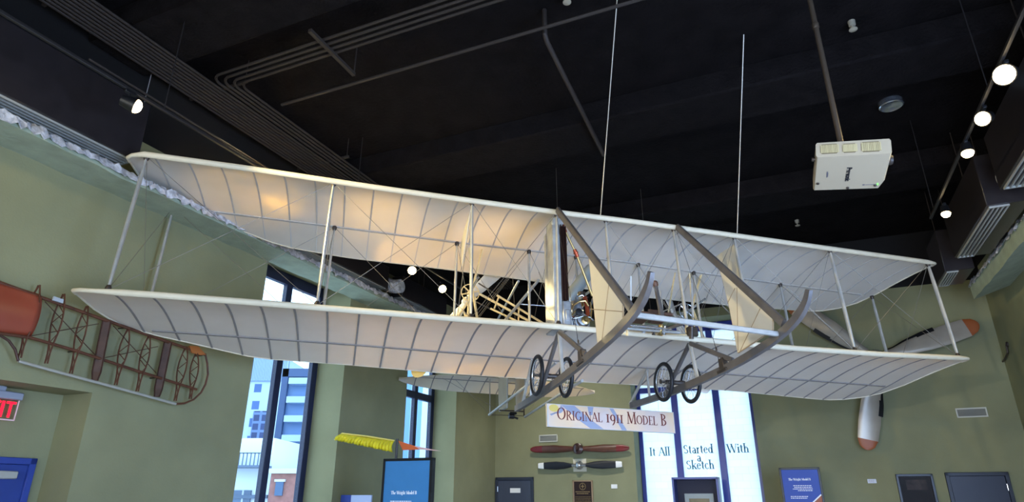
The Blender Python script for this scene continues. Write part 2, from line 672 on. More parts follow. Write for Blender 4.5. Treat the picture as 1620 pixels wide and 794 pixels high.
nt.links.new(df.outputs[0], mx1.inputs[2])
nt.links.new(mx1.outputs[0], mx2.inputs[1])
nt.links.new(tp.outputs[0], mx2.inputs[2])
nt.links.new(mx2.outputs[0], out.inputs[0])
window_frame('window_3', RM, 'a', W3[0], W3[1], W3[2], W3[3], .56, .66, [(4.62, .15), (5.62, .15)], [(4.20, .13)], .09, M_BLUEFRAME, m_film)
window_frame('window_4', RM, 'a', 1.0, 10.5, .4, 4.9, -20.2, -20.1, [(2.9, .1), (4.8, .1), (6.7, .1), (8.6, .1)], [(2.6, .1)], .1, M_FRAME, M_GLASS)

# plaster ledges along the side walls with the foil insulation stuffed behind them
m = MB()
sec = [(0, 5.16), (0.52, 5.16), (0.52, 5.23), (0, 5.24)]
m.loft([[(x + random.uniform(-.012, .012) * (x > .1), b, z + random.uniform(-.012, .012)) for x, z in sec] for b in np.arange(-19.9, -1.0, .3)])
struct('trim_1', m, M_LEDGE)
m = MB()
sec = [(AR, 5.40), (AR - .62, 5.18), (AR - .62, 5.46), (AR, 5.50)]
m.loft([[(x + random.uniform(-.012, .012) * (x < AR - .1), b, z + random.uniform(-.012, .012)) for x, z in sec] for b in np.arange(-19.9, -1.4, .3)])
struct('trim_2', m, M_LEDGE)


def foil(name, a0, a1, z0, b0, b1, label, drop=.07, drop_first=False):
    m = MB()
    rows = []
    bs = np.arange(b0, b1, .045)
    for i, b in enumerate(bs):
        row = []
        for k in range(7):
            t = k / 6
            h = z0 + .05 * math.sin(PI * t) * (0.7 + .3 * math.sin(i * .31)) + random.uniform(-.028, .028) - drop * (k == 0 if drop_first else k == 6)
            row.append((a0 + (a1 - a0) * t + random.uniform(-.02, .02), b, h))
        rows.append(row)
    m.grid(rows)
    return single(name, m, M_FOIL, label, 'insulation', kind='stuff')


foil('foil_insulation', 0.40, .56, 5.25, -15.5, -1.2, 'crumpled silver foil insulation stuffed on the ledge along the left wall')
foil('foil_insulation', AR - .66, AR - .16, 5.53, -12, -1.6, 'crumpled silver foil insulation stuffed on the ledge along the right wall', .12, True)


# doors
def door(name, axis, s0, s1, zt, d, frame_m, leaf_m, hinge=None, closer=False, out=-1):
    P = (lambda s, q, z: (q, s, z)) if axis == 'b' else (lambda s, q, z: (s, q, z))
    m = MB()
    fw = .07
    e = d + out * .05
    m.cbox(P(s0, d, 0), P(s0 + fw, e, zt), .006)
    m.cbox(P(s1 - fw, d, 0), P(s1, e, zt), .006)
    m.cbox(P(s0, d, zt - fw), P(s1, e, zt), .006)
    o = struct(name, m, frame_m)
    g = MB()
    g.cbox(P(s0 + fw, d, 0.01), P(s1 - fw, d + out * .025, zt - fw), .004)
    part('door_leaf', g, leaf_m, o)
    for k in range(3):
        h = MB()
        hs = s0 + fw if hinge == 'l' else s1 - fw
        z = (zt - .28, 1.1, .25)[k]
        h.tube([P(hs, d + out * .045, z - .06), P(hs, d + out * .045, z + .06)], .012, 8, up=(1, .1, 0))
        part('hinge', h, M_STEEL, o)
    if closer:
        h = MB()
        h.cbox(P(s0 + fw + .12, d + out * .03, zt - fw - .12), P(s0 + fw + .42, d + out * .1, zt - fw - .05), .01)
        part('door_closer', h, M_GRILLE, o)
    k = MB()
    ks = s1 - fw - .08 if hinge == 'l' else s0 + fw + .08
    k.lathe(P(ks, d + out * .025, 1.0), P(0, out, 0), [(0, .03), (.02, .03), (.03, .012), (.05, .012), (.055, .03), (.09, .03), (.1, .01)], 14)
    part('door_knob', k, M_STEEL, o)
    return o


M_DOORDARK = mat('slate_door', (62, 68, 82), 0.4, vary=0.05)
M_DOORFRAME = mat('slate_door_frame', (44, 50, 62), 0.4)
M_DOORBLUE = mat('blue_door', (42, 62, 130), 0.35, vary=0.06)
M_DOORBLUEF = mat('blue_door_frame', (46, 66, 140), 0.35)
d1 = door('door_1', 'a', .03, 1.08, 2.15, 0, M_DOORFRAME, M_DOORDARK, hinge='l')
g = MB()
g.box((.44, -.03, 1.78), (.72, -.024, 1.89))
part('door_sign', g, M_WHITE, d1)
M_DOORNAVY = mat('navy_door', (36, 38, 53), 0.4, vary=0.05)
M_DOORNAVYF = mat('navy_door_frame', (28, 29, 40), 0.4)
door('door_2', 'a', 9.88, 10.93, 2.14, 0, M_DOORNAVYF, M_DOORNAVY, hinge='r')
d3 = door('door_3', 'b', -12.1, -11.03, 2.09, -.5, M_DOORBLUEF, M_DOORBLUE, hinge='l', closer=True, out=1)
g = MB()
g.cbox((-.475, -11.42, 1.87), (-.40, -11.22, 1.95), .01)
part('door_closer', g, M_GRILLE, d3)
for nm, p, q in (('baseboard_back', (1.1, -.02, 0), (3.68, 0, .1)), ('baseboard_right', (AR - .02, -19.9, 0), (AR, 0, .1)), ('baseboard_left', (0, -6.46, 0), (.02, -4.39, .1))):
    m = MB()
    m.cbox(p, q, .004)
    struct(nm, m, M_DOORFRAME)

# ------------------------------------------------------------------ lettering (own serif strokes, cap height 1)
SERIF = {}


def _st(x0, y0, x1, y1, w, s0=0, s1=0):
    return ('L', x0, y0, x1, y1, w, s0, s1)


def _arc(cx, cy, rx, ry, a0, a1, wk=.13, wt=.045):
    return ('A', cx, cy, rx, ry, a0, a1, wk, wt)


K, N_ = .13, .05
SERIF['O'] = (.86, [_arc(.43, .5, .38, .48, 0, 360)])
SERIF['I'] = (.40, [_st(.2, 0, .2, 1, K, 1, 1)])
SERIF['R'] = (.76, [_st(.18, 0, .18, 1, K, 1, 1), _arc(.30, .74, .30, .24, -90, 90), _st(.18, .98, .32, .98, N_), _st(.18, .50, .32, .50, N_), _st(.36, .5, .72, 0, .11, 0, 1)])
SERIF['B'] = (.70, [_st(.18, 0, .18, 1, K, 1, 1), _arc(.30, .76, .26, .22, -90, 90), _arc(.30, .27, .32, .25, -90, 90), _st(.18, .98, .32, .98, N_), _st(.18, .53, .32, .53, N_), _st(.18, .02, .32, .02, N_)])
SERIF['G'] = (.84, [_arc(.44, .5, .38, .48, 50, 320), _st(.72, .42, .72, .14, K, 1, 0)])
SERIF['N'] = (.88, [_st(.16, 0, .16, 1, N_, 1, 1), _st(.14, .98, .74, .02, K), _st(.74, 0, .74, 1, N_, 0, 1)])
SERIF['A'] = (.80, [_st(.08, 0, .40, 1, N_, 1, 0), _st(.40, 1, .74, 0, K, 0, 1), _st(.2, .36, .62, .36, N_)])
SERIF['L'] = (.64, [_st(.18, 0, .18, 1, K, 1, 1), _st(.18, .025, .60, .025, N_), _st(.59, 0, .59, .2, N_)])
SERIF['M'] = (1.02, [_st(.14, 0, .18, 1, N_, 1, 1), _st(.17, .98, .50, .04, K), _st(.50, .04, .84, .98, N_), _st(.84, 1, .88, 0, K, 1, 1)])
SERIF['D'] = (.84, [_st(.18, 0, .18, 1, K, 1, 1), _arc(.34, .5, .42, .48, -90, 90), _st(.18, .98, .36, .98, N_), _st(.18, .02, .36, .02, N_)])
SERIF['E'] = (.66, [_st(.18, 0, .18, 1, K, 1, 1), _st(.18, .975, .58, .975, N_), _st(.18, .52, .50, .52, N_), _st(.18, .025, .62, .025, N_), _st(.57, 1, .57, .82, N_), _st(.61, 0, .61, .2, N_)])
SERIF['S'] = (.62, [_arc(.31, .74, .22, .24, 30, 270, .11), _arc(.31, .26, .24, .24, -150, 90, .11)])
SERIF['W'] = (1.16, [_st(.08, 1, .34, 0, K, 1, 0), _st(.34, 0, .58, .96, N_), _st(.54, 1, .82, 0, K, 1, 0), _st(.82, 0, 1.08, 1, N_, 0, 1)])
SERIF['T'] = (.76, [_st(.38, 0, .38, 1, K, 1, 0), _st(.06, .975, .70, .975, N_), _st(.08, 1, .08, .8, N_), _st(.68, 1, .68, .8, N_)])
SERIF['1'] = (.40, [_st(.2, 0, .2, .68, K, 1, 1)])
SERIF['9'] = (.62, [_arc(.31, .40, .24, .27, 0, 360), _arc(.12, .30, .43, .55, -70, 10, .12)])
SERIF['t'] = (.40, [_st(.18, .10, .18, .86, K), _st(.04, .64, .36, .64, N_), _arc(.28, .10, .10, .10, 180, 300, .10)])
SERIF['l'] = (.32, [_st(.16, 0, .16, 1.05, K, 1, 1)])
SERIF['i'] = (.32, [_st(.16, 0, .16, .66, K, 1, 1), _st(.16, .84, .16, .98, K)])
SERIF['a'] = (.54, [_arc(.24, .47, .17, .19, 0, 150, .11), _st(.40, 0, .40, .5, K, 1, 0), _arc(.24, .19, .17, .18, 40, 330, .11)])
SERIF['r'] = (.44, [_st(.15, 0, .15, .66, K, 1, 1), _arc(.30, .44, .14, .2, 60, 170, .11)])
SERIF['e'] = (.54, [_arc(.27, .33, .22, .33, 10, 320, .12), _st(.08, .38, .48, .38, N_)])
SERIF['d'] = (.62, [_arc(.26, .33, .20, .33, 0, 360, .12), _st(.46, 0, .46, 1.05, K, 1, 1)])
SERIF['k'] = (.62, [_st(.15, 0, .15, 1.05, K, 1, 1), _st(.2, .3, .50, .66, N_, 0, 1), _st(.28, .4, .56, 0, K, 0, 1)])
SERIF['c'] = (.50, [_arc(.27, .33, .22, .33, 40, 320, .12)])
SERIF['h'] = (.64, [_st(.15, 0, .15, 1.05, K, 1, 1), _arc(.32, .44, .16, .22, 0, 180, .12), _st(.48, 0, .48, .46, K, 1, 0)])
SERIF['o'] = (.60, [_arc(.3, .33, .25, .33, 0, 360, .12)])
SERIF['g'] = (.56, [_arc(.26, .44, .19, .22, 0, 360, .11), _arc(.27, -.1, .22, .17, 0, 360, .09), _st(.4, .6, .54, .66, N_), _st(.12, .2, .18, .04, N_)])
SERIF[' '] = (.34, [])


def text_mesh(m, text, org, ex, ey, h, spacing=1.0, align='l', smallcaps=False, bold=1.0, depth=None):
    """stroke lettering as raised flat strokes; ex, ey unit vectors, h cap height"""
    org, ex, ey = (np.array(q, float) for q in (org, ex, ey))
    nrm = np.cross(ex, ey)
    dep = nrm * (depth if depth is not None else 0.004)
    items, x = [], 0.0
    for ch in text:
        sc = 1.0
        if smallcaps and ch.islower():
            ch, sc = ch.upper(), .76
        w, st = SERIF[ch]
        items.append((x, sc, st))
        x += w * sc * spacing
    tot = x
    sh = 0 if align == 'l' else (-tot / 2 if align == 'c' else -tot)

    def P(px, py):
        return org + ex * px * h + ey * py * h
    for x0, sc, st in items:
        for s in st:
            if s[0] == 'L':
                _, ax, ay, bx, by, w, s0, s1 = s
                w *= bold
                A = np.array([ax * sc + x0 + sh, ay * sc])
                B = np.array([bx * sc + x0 + sh, by * sc])
                d = (B - A) / (np.linalg.norm(B - A) + 1e-9)
                q = np.array([-d[1], d[0]]) * w * sc / 2
                if abs(d[1]) > .3 and abs(d[0]) > .05:
                    q = np.array([-math.copysign(1, d[1]) * w * sc / 2 / max(.5, abs(d[1])), 0])
                m.prism([P(*(A - q)), P(*(B - q)), P(*(B + q)), P(*(A + q))], dep)
                for fl, E in ((s0, A), (s1, B)):
                    if fl:
                        hw, hh = (w * .5 + .085) * sc, .022 * sc * bold
                        up_ = 1 if (E is A) == (ay < by) else -1
                        c = E + np.array([0, up_ * hh])
                        m.prism([P(c[0] - hw, c[1] - hh), P(c[0] + hw, c[1] - hh), P(c[0] + hw, c[1] + hh), P(c[0] - hw, c[1] + hh)], dep)
            else:
                _, cx, cy, rx, ry, a0, a1, wk, wt = s
                wk, wt = wk * bold, wt * bold
                n = max(6, int(abs(a1 - a0) / 18))
                prev = None
                for i in range(n + 1):
                    t = math.radians(a0 + (a1 - a0) * i / n)
                    w = (wt + (wk - wt) * abs(math.cos(t))) / 2
                    o_ = np.array([cx + (rx + w * 0.4) * math.cos(t), cy + (ry + w * .2) * math.sin(t)]) * sc + [x0 + sh, 0]
                    i_ = np.array([cx + (rx - w * 1.6) * math.cos(t), cy + (ry - w * 1.8) * math.sin(t)]) * sc + [x0 + sh, 0]
                    if prev is not None:
                        m.prism([P(*prev[1]), P(*i_), P(*o_), P(*prev[0])], dep)
                    prev = (o_, i_)
    return tot * h


def dashes(m, rows, org, ex, ey, depth):
    """rows of unreadable body print: (x0, x1, y, height)"""
    org, ex, ey = (np.array(q, float) for q in (org, ex, ey))
    nrm = np.cross(ex, ey) * depth
    for x0, x1, y, h in rows:
        x = x0
        while x < x1 - .005:
            w = min(random.uniform(.014, .045), x1 - x)
            m.prism([org + ex * x + ey * y, org + ex * (x + w) + ey * y, org + ex * (x + w) + ey * (y + h), org + ex * x + ey * (y + h)], nrm)
            x += w + .008


XA, XZ = (1, 0, 0), (0, 0, 1)
# words on the frosted window (they are on the glass of window_3)
M_TEAL = mat('teal_vinyl', (36, 104, 126), 0.6)
win3 = bpy.data.objects['window_3']
dglass = .600
c1 = rp(1044, 721, b=dglass)
c2 = rp(1105, 717, b=dglass)
c3 = rp(1168, 716, b=dglass)
hcap = .20
for txt, x_, z_ in (('It All', c1[0], c1[2]), ('Started', c2[0], c2[2]), ('a', c2[0], rp(1105, 730, b=dglass)[2]),
                    ('Sketch', c2[0] + .01, rp(1107, 742, b=dglass)[2]), ('With', c3[0], c3[2])):
    m = MB()
    text_mesh(m, txt, (x_, dglass, z_), XA, XZ, hcap, .98, 'c', bold=1.15)
    part('lettering', m, M_TEAL, win3, smooth=False)

# ------------------------------------------------------------------ the biplane
bp = thing('biplane', 'large cream fabric covered biplane on bicycle wheels and skids hanging across the hall', 'airplane', (0, 0, 0), frame=PM)
interp = np.interp
CH, CS = 1.9, 1.25                       # chord and rear spar


def prof_upper(u):
    le = interp(u, [-5.75, -5.56, -4.37, -2.87, -1.24, -.5, .54, 2.5, 4.67, 5.6], [1.60, 1.64, 1.635, 1.607, 1.60, 1.60, 1.612, 1.606, 1.595, 1.59])
    sp = interp(u, [-5.5, -3.4, -1.66, -.57, .18, 1.2, 2.16, 3.74, 5.52], [1.675, 1.66, 1.64, 1.645, 1.645, 1.64, 1.61, 1.575, 1.545])
    te = interp(u, [-5.6, -4.37, -3.2, -1.77, -.25, 1.37, 3.12, 4.88, 5.7], [1.64, 1.59, 1.505, 1.49, 1.45, 1.37, 1.385, 1.44, 1.47])
    return le, sp, te


def prof_lower(u):
    le = interp(u, [-5.73, -5., -4.06, -2.7, -1.6, -.84, .5, 2.65, 4.15, 5.6], [-.083, -.064, -.05, -.034, -.024, -.01, -.01, -.012, .018, .075])
    sp = interp(u, [-5.4, -3.1, 0, 3.2, 5.6], [-.05, -.03, -.03, -.027, -.024])
    te = interp(u, [-5.6, -4.25, -3.0, -1.7, -.3, 1.24, 2.9, 4.6, 5.7], [-.09, -.116, -.118, -.139, -.133, -.11, -.092, -.133, -.10])
    return le, sp, te


def wing_w(prof, u, v):
    le, sp, te = prof(u)
    # parabola through leading edge, rear spar and trailing edge
    l0 = (v - CS) * (v - CH) / (CS * CH)
    l1 = v * (v - CH) / (CS * (CS - CH))
    l2 = v * (v - CS) / (CH * (CH - CS))
    return le * l0 + sp * l1 + te * l2 + (.034 * math.sin(PI * (v / CS) ** .72) if 0 < v < CS else 0)


PLAN_U = ([(-5.76, .22, .50), (-5.745, .10, .72), (-5.68, .03, .98), (-5.55, .0, 1.18), (-5.3, 0, 1.36), (-4.94, 0, 1.53), (-4.6, 0, 1.70), (-4.3, 0, 1.84), (-4.0, 0, 1.9)],
          [(4.75, 0, 1.9), (5.0, 0, 1.86), (5.25, 0, 1.74), (5.45, 0, 1.52), (5.56, 0, 1.15), (5.61, .02, .8), (5.64, .08, .45), (5.645, .16, .3)])
PLAN_L = ([(-5.86, .22, .50), (-5.84, .10, .72), (-5.76, .03, .98), (-5.62, .0, 1.2), (-5.35, 0, 1.40), (-4.98, 0, 1.58), (-4.62, 0, 1.74), (-4.3, 0, 1.86), (-4.0, 0, 1.9)],
          [(4.75, 0, 1.9), (5.0, 0, 1.86), (5.25, 0, 1.76), (5.48, 0, 1.54), (5.6, 0, 1.15), (5.65, .02, .8), (5.68, .08, .45), (5.685, .16, .3)])


def stations(plan):
    L, R_ = plan
    mid = [(u, 0, CH) for u in np.linspace(L[-1][0], R_[0][0], 50)[1:-1]]
    return L + mid + R_


def plan_at(plan, u):
    s = stations(plan)
    us = [q[0] for q in s]
    return interp(u, us, [q[1] for q in s]), interp(u, us, [q[2] for q in s])


def make_wing(name, prof, plan, rib_long):
    m = MB()
    rings = []
    NV = 14
    for u, v0, v1 in stations(plan):
        lo, hi = [], []
        for i in range(NV + 1):
            t = i / NV
            v = v0 + (v1 - v0) * t
            scal = .022 * math.cos(2 * PI * u / .36) * 0  # trailing edge is wire straight
            w = wing_w(prof, u, v) + scal
            th = .07 * (4 * math.sqrt(max(t, 0)) * (1 - t) ** .9) * .55 * min(1, (v1 - v0) / .9)
            lo.append((u, v, w))
            hi.append((u, v, w + th + .006))
        rings.append(lo + hi[::-1])
    m.loft(rings)
    wing = part(name, m, M_FABRIC, bp)
    # leading edge
    m = MB()
    pts, rad = [], []
    for u, v0, v1 in stations(plan):
        pts.append((u, v0 - .004, wing_w(prof, u, v0) + .012))
        rad.append(.037 if -5.6 < u < 5.5 else .024)
    m.tube(pts, rad, 10)
    part('leading_edge', m, M_LE, wing)
    # curved wing tips and trailing edge
    for side in (0, 1):
        L = plan[side]
        m = MB()
        e = [(u, v1, wing_w(prof, u, v1) + .004) for u, v0, v1 in L]
        tipq = L[0] if side == 0 else L[-1]
        e0 = [(tipq[0], tipq[1], wing_w(prof, tipq[0], tipq[1]) + .01)]
        m.tube(e0 + e if side == 0 else e + e0, .014, 8)
        part('wing_tip_bow', m, M_LE, wing)
    m = MB()
    us = np.linspace(-4.0, 4.75, 40)
    m.tube([(u, CH, wing_w(prof, u, CH) + .003) for u in us], .010, 6)
    part('trailing_edge', m, M_LE, wing)
    # rib tapes, toned dark to paint the rib shadows in the backlit cloth
    u = -5.45
    while u < 5.4:
        v0, v1 = plan_at(plan, u)
        m = MB()
        a0, a1 = v0 + .05, (min(CS - .02, v1 - .05) if rib_long == 'front' else v1 - .01)

        def strip(mm, s0, s1, hw, gap):
            n = 12
            rows = []
            for i in range(n + 1):
                v = s0 + (s1 - s0) * i / n
                w = wing_w(prof, u, v)
                rows.append([(u - hw, v, w + .004), (u - hw, v, w - gap), (u + hw, v, w - gap), (u + hw, v, w + .004)])
            mm.loft(rows)
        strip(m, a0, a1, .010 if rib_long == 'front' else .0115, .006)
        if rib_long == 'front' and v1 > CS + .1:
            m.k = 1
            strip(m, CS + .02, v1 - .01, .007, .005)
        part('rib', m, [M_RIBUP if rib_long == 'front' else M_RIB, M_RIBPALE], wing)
        u += .36
    m = MB()
    us = np.linspace(-5.35, 5.3, 60)
    us = [q for q in us if plan_at(plan, q)[1] > CS + .03]
    m.sweep([(q, CS, wing_w(prof, q, CS) - .003) for q in us], [(-.02, -.007), (.02, -.007), (.02, .01), (-.02, .01)])
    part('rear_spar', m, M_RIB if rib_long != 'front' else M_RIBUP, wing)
    return wing


upper = make_wing('upper_wing', prof_upper, PLAN_U, 'front')
lower = make_wing('lower_wing', prof_lower, PLAN_L, 'full')

# struts
FU = [(-5.53, -5.506), (-3.42, -3.403), (-1.68, -1.645), (-.53, -.552), (.17, .184), (1.18, 1.203), (2.13, 2.154), (3.723, 3.73), (5.488, 5.5)]
RU = [(-5.492, -5.46), (-3.406, -3.39), (-1.664, -1.654), (-.57, -.571), (.176, .184), (1.207, 1.203), (2.161, 2.154), (3.736, 3.732), (5.522, 5.508)]
FT = [1.642, 1.627, 1.60, 1.615, 1.59, 1.60, 1.57, 1.575, 1.60]


def strut(name, p, q, r=.026, mt=None):
    p, q = np.array(p), np.array(q)
    m = MB()
    pts = [p + (q - p) * t for t in (0, .06, .2, .5, .8, .94, 1)]
    m.sweep(pts, [(math.cos(2 * PI * j / 12) * .8, math.sin(2 * PI * j / 12) * 1.25) for j in range(12)], up=(0, 1, 0), scale=[r * s for s in (.6, .75, .95, 1.0, .95, .75, .6)])
    o = part(name, m, mt or M_SILVER, bp)
    d = (q - p) / np.linalg.norm(q - p)
    for e, s in ((p, 1), (q, -1)):
        k = MB()
        k.lathe(e, d * s, [(-.012, .03), (0, .034), (.03, .03), (.05, .02)], 12)
        part('strut_socket', k, M_FITTING, o)
    return o


FTOP, FBOT, RTOP, RBOT = [], [], [], []
for i in range(9):
    t = (FU[i][0], .03, wing_w(prof_upper, FU[i][0], .03) - .005)
    b = (FU[i][1], .03, wing_w(prof_lower, FU[i][1], .03) + .04)
    FTOP.append(t)
    FBOT.append(b)
    strut('front_strut', t, b)
    t = (RU[i][0], CS, wing_w(prof_upper, RU[i][0], CS) - .01)
    b = (RU[i][1], CS, wing_w(prof_lower, RU[i][1], CS) + .04)
    RTOP.append(t)
    RBOT.append(b)
    strut('rear_strut', t, b, .023)


def wire(p, q, r=.0032, mt=None, parent=None, name='bracing_wire'):
    m = MB()
    m.tube([p, q], r, 5)
    return part(name, m, mt or M_WIRE, parent or bp)


for i in range(8):
    if i not in (3,):
        wire(FTOP[i], FBOT[i + 1])
        wire(FBOT[i], FTOP[i + 1])
    wire(RTOP[i], RBOT[i + 1])
    wire(RBOT[i], RTOP[i + 1])
for i in (0, 1, 2, 6, 7, 8):
    wire(FTOP[i], RBOT[i])
    wire(FBOT[i], RTOP[i])

UL, URR = -.552, 1.203
# skids
SK_L = [(-2.47, -.34), (-2.41, -.43), (-2.31, -.50), (-2.19, -.546), (-2.02, -.587), (-1.728, -.617), (-1.412, -.634), (-.885, -.646), (-.118, -.645), (.706, -.622), (1.61, -.578), (2.13, -.54)]
SK_R = [(-2.25, -.225), (-2.19, -.32), (-2.104, -.388), (-1.991, -.443), (-1.831, -.489), (-1.612, -.528), (-1.33, -.556), (-.834, -.580), (.008, -.563), (.857, -.519), (1.656, -.452), (1.95, -.425)]
SECSK = [(-.026, -.042), (.026, -.042), (.026, .042), (-.026, .042)]


def skid(u, curve, label):
    m = MB()
    n = len(curve)
    # denser curve
    C = np.array(curve)
    t = np.arange(n)
    tt = np.linspace(0, n - 1, 60)
    V, W = interp(tt, t, C[:, 0]), interp(tt, t, C[:, 1])
    V = np.convolve(np.pad(V, 2, 'edge'), np.ones(5) / 5, 'valid')
    W = np.convolve(np.pad(W, 2, 'edge'), np.ones(5) / 5, 'valid')
    m.sweep([(u, v, w) for v, w in zip(V, W)], SECSK, scale=[min(1, .72 + .28 * i / 12) for i in range(60)])
    o = part('skid', m, M_GREYWOOD, bp, label)
    k = MB()
    v, w = (-.72, -.60) if u < 0 else (-.65, -.535)
    k.cbox((u - .04, v - .1, w - .07), (u + .04, v + .1, w - .035), .006)
    k.cbox((u - .034, v - .05, w - .05), (u + .034, v + .05, w + .09), .006)
    part('skid_clamp', k, M_FITTING, o)
    return o


skid(UL, SK_L, 'skid under the engine side')
skid(URR, SK_R, 'skid under the pilot side')


def brace(name, p, q, w=.05, h=.07, mt=None, up=(1, 0, 0)):
    m = MB()
    m.sweep([p, q], [(-w / 2, -h * .3), (-w * .3, -h / 2), (w * .3, -h / 2), (w / 2, -h * .3), (w / 2, h * .3), (w * .3, h / 2), (-w * .3, h / 2), (-w / 2, h * .3)], up=(0, 0, 1))
    return part(name, m, mt or M_GREYWOOD, bp)


brace('skid_brace', (UL, -.08, 1.60), (UL, -2.03, -.53), .05, .085)
brace('skid_brace', (URR, -.04, 1.61), (URR, -1.80, -.42), .05, .085)
brace('front_cross_bar', (UL, -2.02, -.575), (URR, -1.70, -.50), .045, .05, M_SILVER)


def seg(u, a, b, w=.035, h=.045, name='skid_strut', mt=None):
    return brace(name, (u, *a), (u, *b), w, h, mt or M_SILVER)


for u, wz, axw in ((UL, -.646, -.60), (URR, -.57, -.53)):
    seg(u, (.02, -.06), (-.06, wz + .03))
    seg(u, (.0, -.06), (-.84, wz + .05), .045, .055, mt=M_GREYWOOD)
    seg(u, (.04, -.06), (.78, axw + .03), .045, .055, mt=M_GREYWOOD)
seg(UL, (1.2, -.06), (1.70, -.53))
seg(UL, (1.22, -.06), (1.30, -.56), .028, .03)
seg(URR, (1.27, -.05), (1.95, -.40))
seg(URR, (1.29, -.05), (1.28, -.46), .028, .03)


# triangular fins between braces and skids
def fin(u, poly, seams):
    m = MB()
    m.prism([(u - .008, v, w) for v, w in poly], (.016, 0, 0))
    o = part('blinker_fin', m, M_FIN, bp)
    m = MB()
    P = [(u, v, w) for v, w in poly]
    for i in range(len(P)):
        m.tube([P[i], P[(i + 1) % len(P)]], .009, 6)
    for a, b in seams:
        m.tube([(u - .010, *a), (u - .010, *b)], .0045, 5)
    part('fin_edging', m, mat('fin_seam', (150, 128, 98), .7), o)
    return o


q = [pp(x, y, u=UL)[1:] for x, y in ((932, 402), (947, 552), (986, 506), (986, 477))]
q[1][1] = -.60
s1 = (pp(965, 448, u=UL)[1:], pp(953, 545, u=UL)[1:])
s2 = (pp(935, 489, u=UL)[1:], pp(986, 493, u=UL)[1:])
fin(UL, q, [s1, s2])
q = [pp(x, y, u=URR)[1:] for x, y in ((1139, 424), (1153, 478), (1168, 558), (1223, 522), (1223, 500))]
fin(URR, q, [(pp(1167, 455, u=URR)[1:], pp(1169, 555, u=URR)[1:]), (pp(1204, 488, u=URR)[1:], pp(1172, 556, u=URR)[1:]), (pp(1164, 456, u=URR)[1:], pp(1152, 480, u=URR)[1:])])
# small triangular cloth panels behind two of the front struts
for u, pts in ((-1.662, ((745, 330), (729, 386), (731, 422))), (2.14, ((1162, 386), (1129, 408), (1172, 442)))):
    q = [pp(x, y, u=u) for x, y in pts]
    m = MB()
    m.prism([p_ - np.array([.006, 0, 0]) for p_ in q], (.012, 0, 0))
    part('cloth_gusset', m, M_FIN, bp)


# bicycle wheels in pairs on each skid
def wheel(u, v, w, R=.262):
    c = np.array([u, v, w])
    ax = np.array([1.0, 0, 0])
    m = MB()
    m.torus(c, ax, R - .026, .026, 48, 12)
    o = part('wheel', m, M_RUBBER, bp)
    k = MB()
    k.torus(c, ax, R - .052, .008, 48, 8)
    part('rim', k, M_STEEL, o)
    k = MB()
    k.lathe(c - ax * .05, ax, [(0, .014), (.004, .032), (.014, .032), (.02, .018), (.08, .018), (.086, .032), (.096, .032), (.1, .014)], 18)
    part('hub', k, M_FITTING, o)
    k = MB()
    for i in range(28):
        t = 2 * PI * i / 28
        side = 1 if i % 2 else -1
        tt = t + (.5 if (i // 2) % 2 else -.5)
        p = c + np.array([.038 * side, math.cos(tt) * .03, math.sin(tt) * .03])
        q_ = c + np.array([0, math.cos(t) * (R - .055), math.sin(t) * (R - .055)])
        k.tube([p, q_], .0021, 4)
    part('spokes', k, M_STEEL, o)
    return o


for u0, u1, wz in ((-.66, -.27, -.435), (1.10, 1.50, -.40)):
    for u in (u0, u1):
        wheel(u, .63, wz)
    m = MB()
    m.tube([(u0 - .05, .63, wz), (u1 + .05, .63, wz)], .014, 10)
    m.lathe((u0 + .06, .63, wz), (1, 0, 0), [(0, .03), (.07, .036), (.14, .03), (.2, .036), (.25, .03)], 12)
    part('wheel_axle', m, M_FITTING, bp)

# radiator
m = MB()
m.cbox((-.60, .03, .02), (-.49, .40, 1.45), .01)
m.cbox((-.60, .03, 1.40), (-.40, .30, 1.56), .02)
rad = part('radiator', m, mat('radiator_grey', (150, 150, 146), .45, metal=.2, vary=.25, scale=7), bp, 'tall grey radiator casing')
m = MB()
for k in range(4):
    u = -.48 + .018 * k
    m.tube([(u, .02, .40), (u, .02, 1.42)], .009, 8, up=(0, 1, 0))
part('radiator_tube', m, M_COREFIN, rad)
m = MB()
for u in (-.487, -.455, -.42):
    m.tube([(u, .01, .36), (u, .01, 1.44)], .007, 8, up=(0, 1, 0))
m.cbox((-.495, 0.03, .38), (-.415, .3, 1.43), .006)
part('radiator_core', m, M_COREFIN, rad)
m = MB()
m.cbox((-.50, .0, .04), (-.385, .22, .36), .015)
m.cbox((-.47, -.02, .10), (-.41, .02, .24), .01)
part('radiator_foot', m, M_ALU, rad)

# engine: crankcase, four upright cylinders, manifolds, pipes
m = MB()
m.cbox((-.33, .30, .09), (-.02, 1.0, .30), .04)
m.lathe((-.17, .20, .20), (0, 1, 0), [(0, .04), (.02, .10), (.09, .12), (.12, .10), (.16, .05)], 22)
m.cbox((-.31, .22, .05), (-.04, .40, .12), .02)
m.cbox((-.30, .24, .10), (-.24, .32, .24), .012)
eng = part('engine', m, M_ALU, bp, 'four cylinder engine beside the radiator')
for k in range(4):
    m = MB()
    y = .38 + .165 * k
    m.lathe((-.17, y, .30), (0, 0, 1), [(0, .066), (.02, .076), (.10, .076), (.11, .066), (.20, .066), (.23, .05), (.25, .02), (.28, .02), (.29, .012)], 18)
    part('cylinder', m, M_ALU, eng)
    m = MB()
    m.tube([(-.17, y - .05, .57), (-.11, y - .05, .60), (-.05, y - .05, .55), (-.04, y - .05, .38)], .010, 8, up=(0, 1, 0))
    part('push_rod', m, M_STEEL, eng)
m = MB()
m.tube([pp(925, 470, v=.30), pp(928, 482, v=.28), pp(930, 496, v=.28), pp(927, 503, v=.28)], .028, 12, up=(1, 0, 0))
m.tube([pp(901, 505, v=.28), pp(908, 503, v=.25)], .03, 12)
part('copper_pipe', m, M_COPPER, eng)
m = MB()
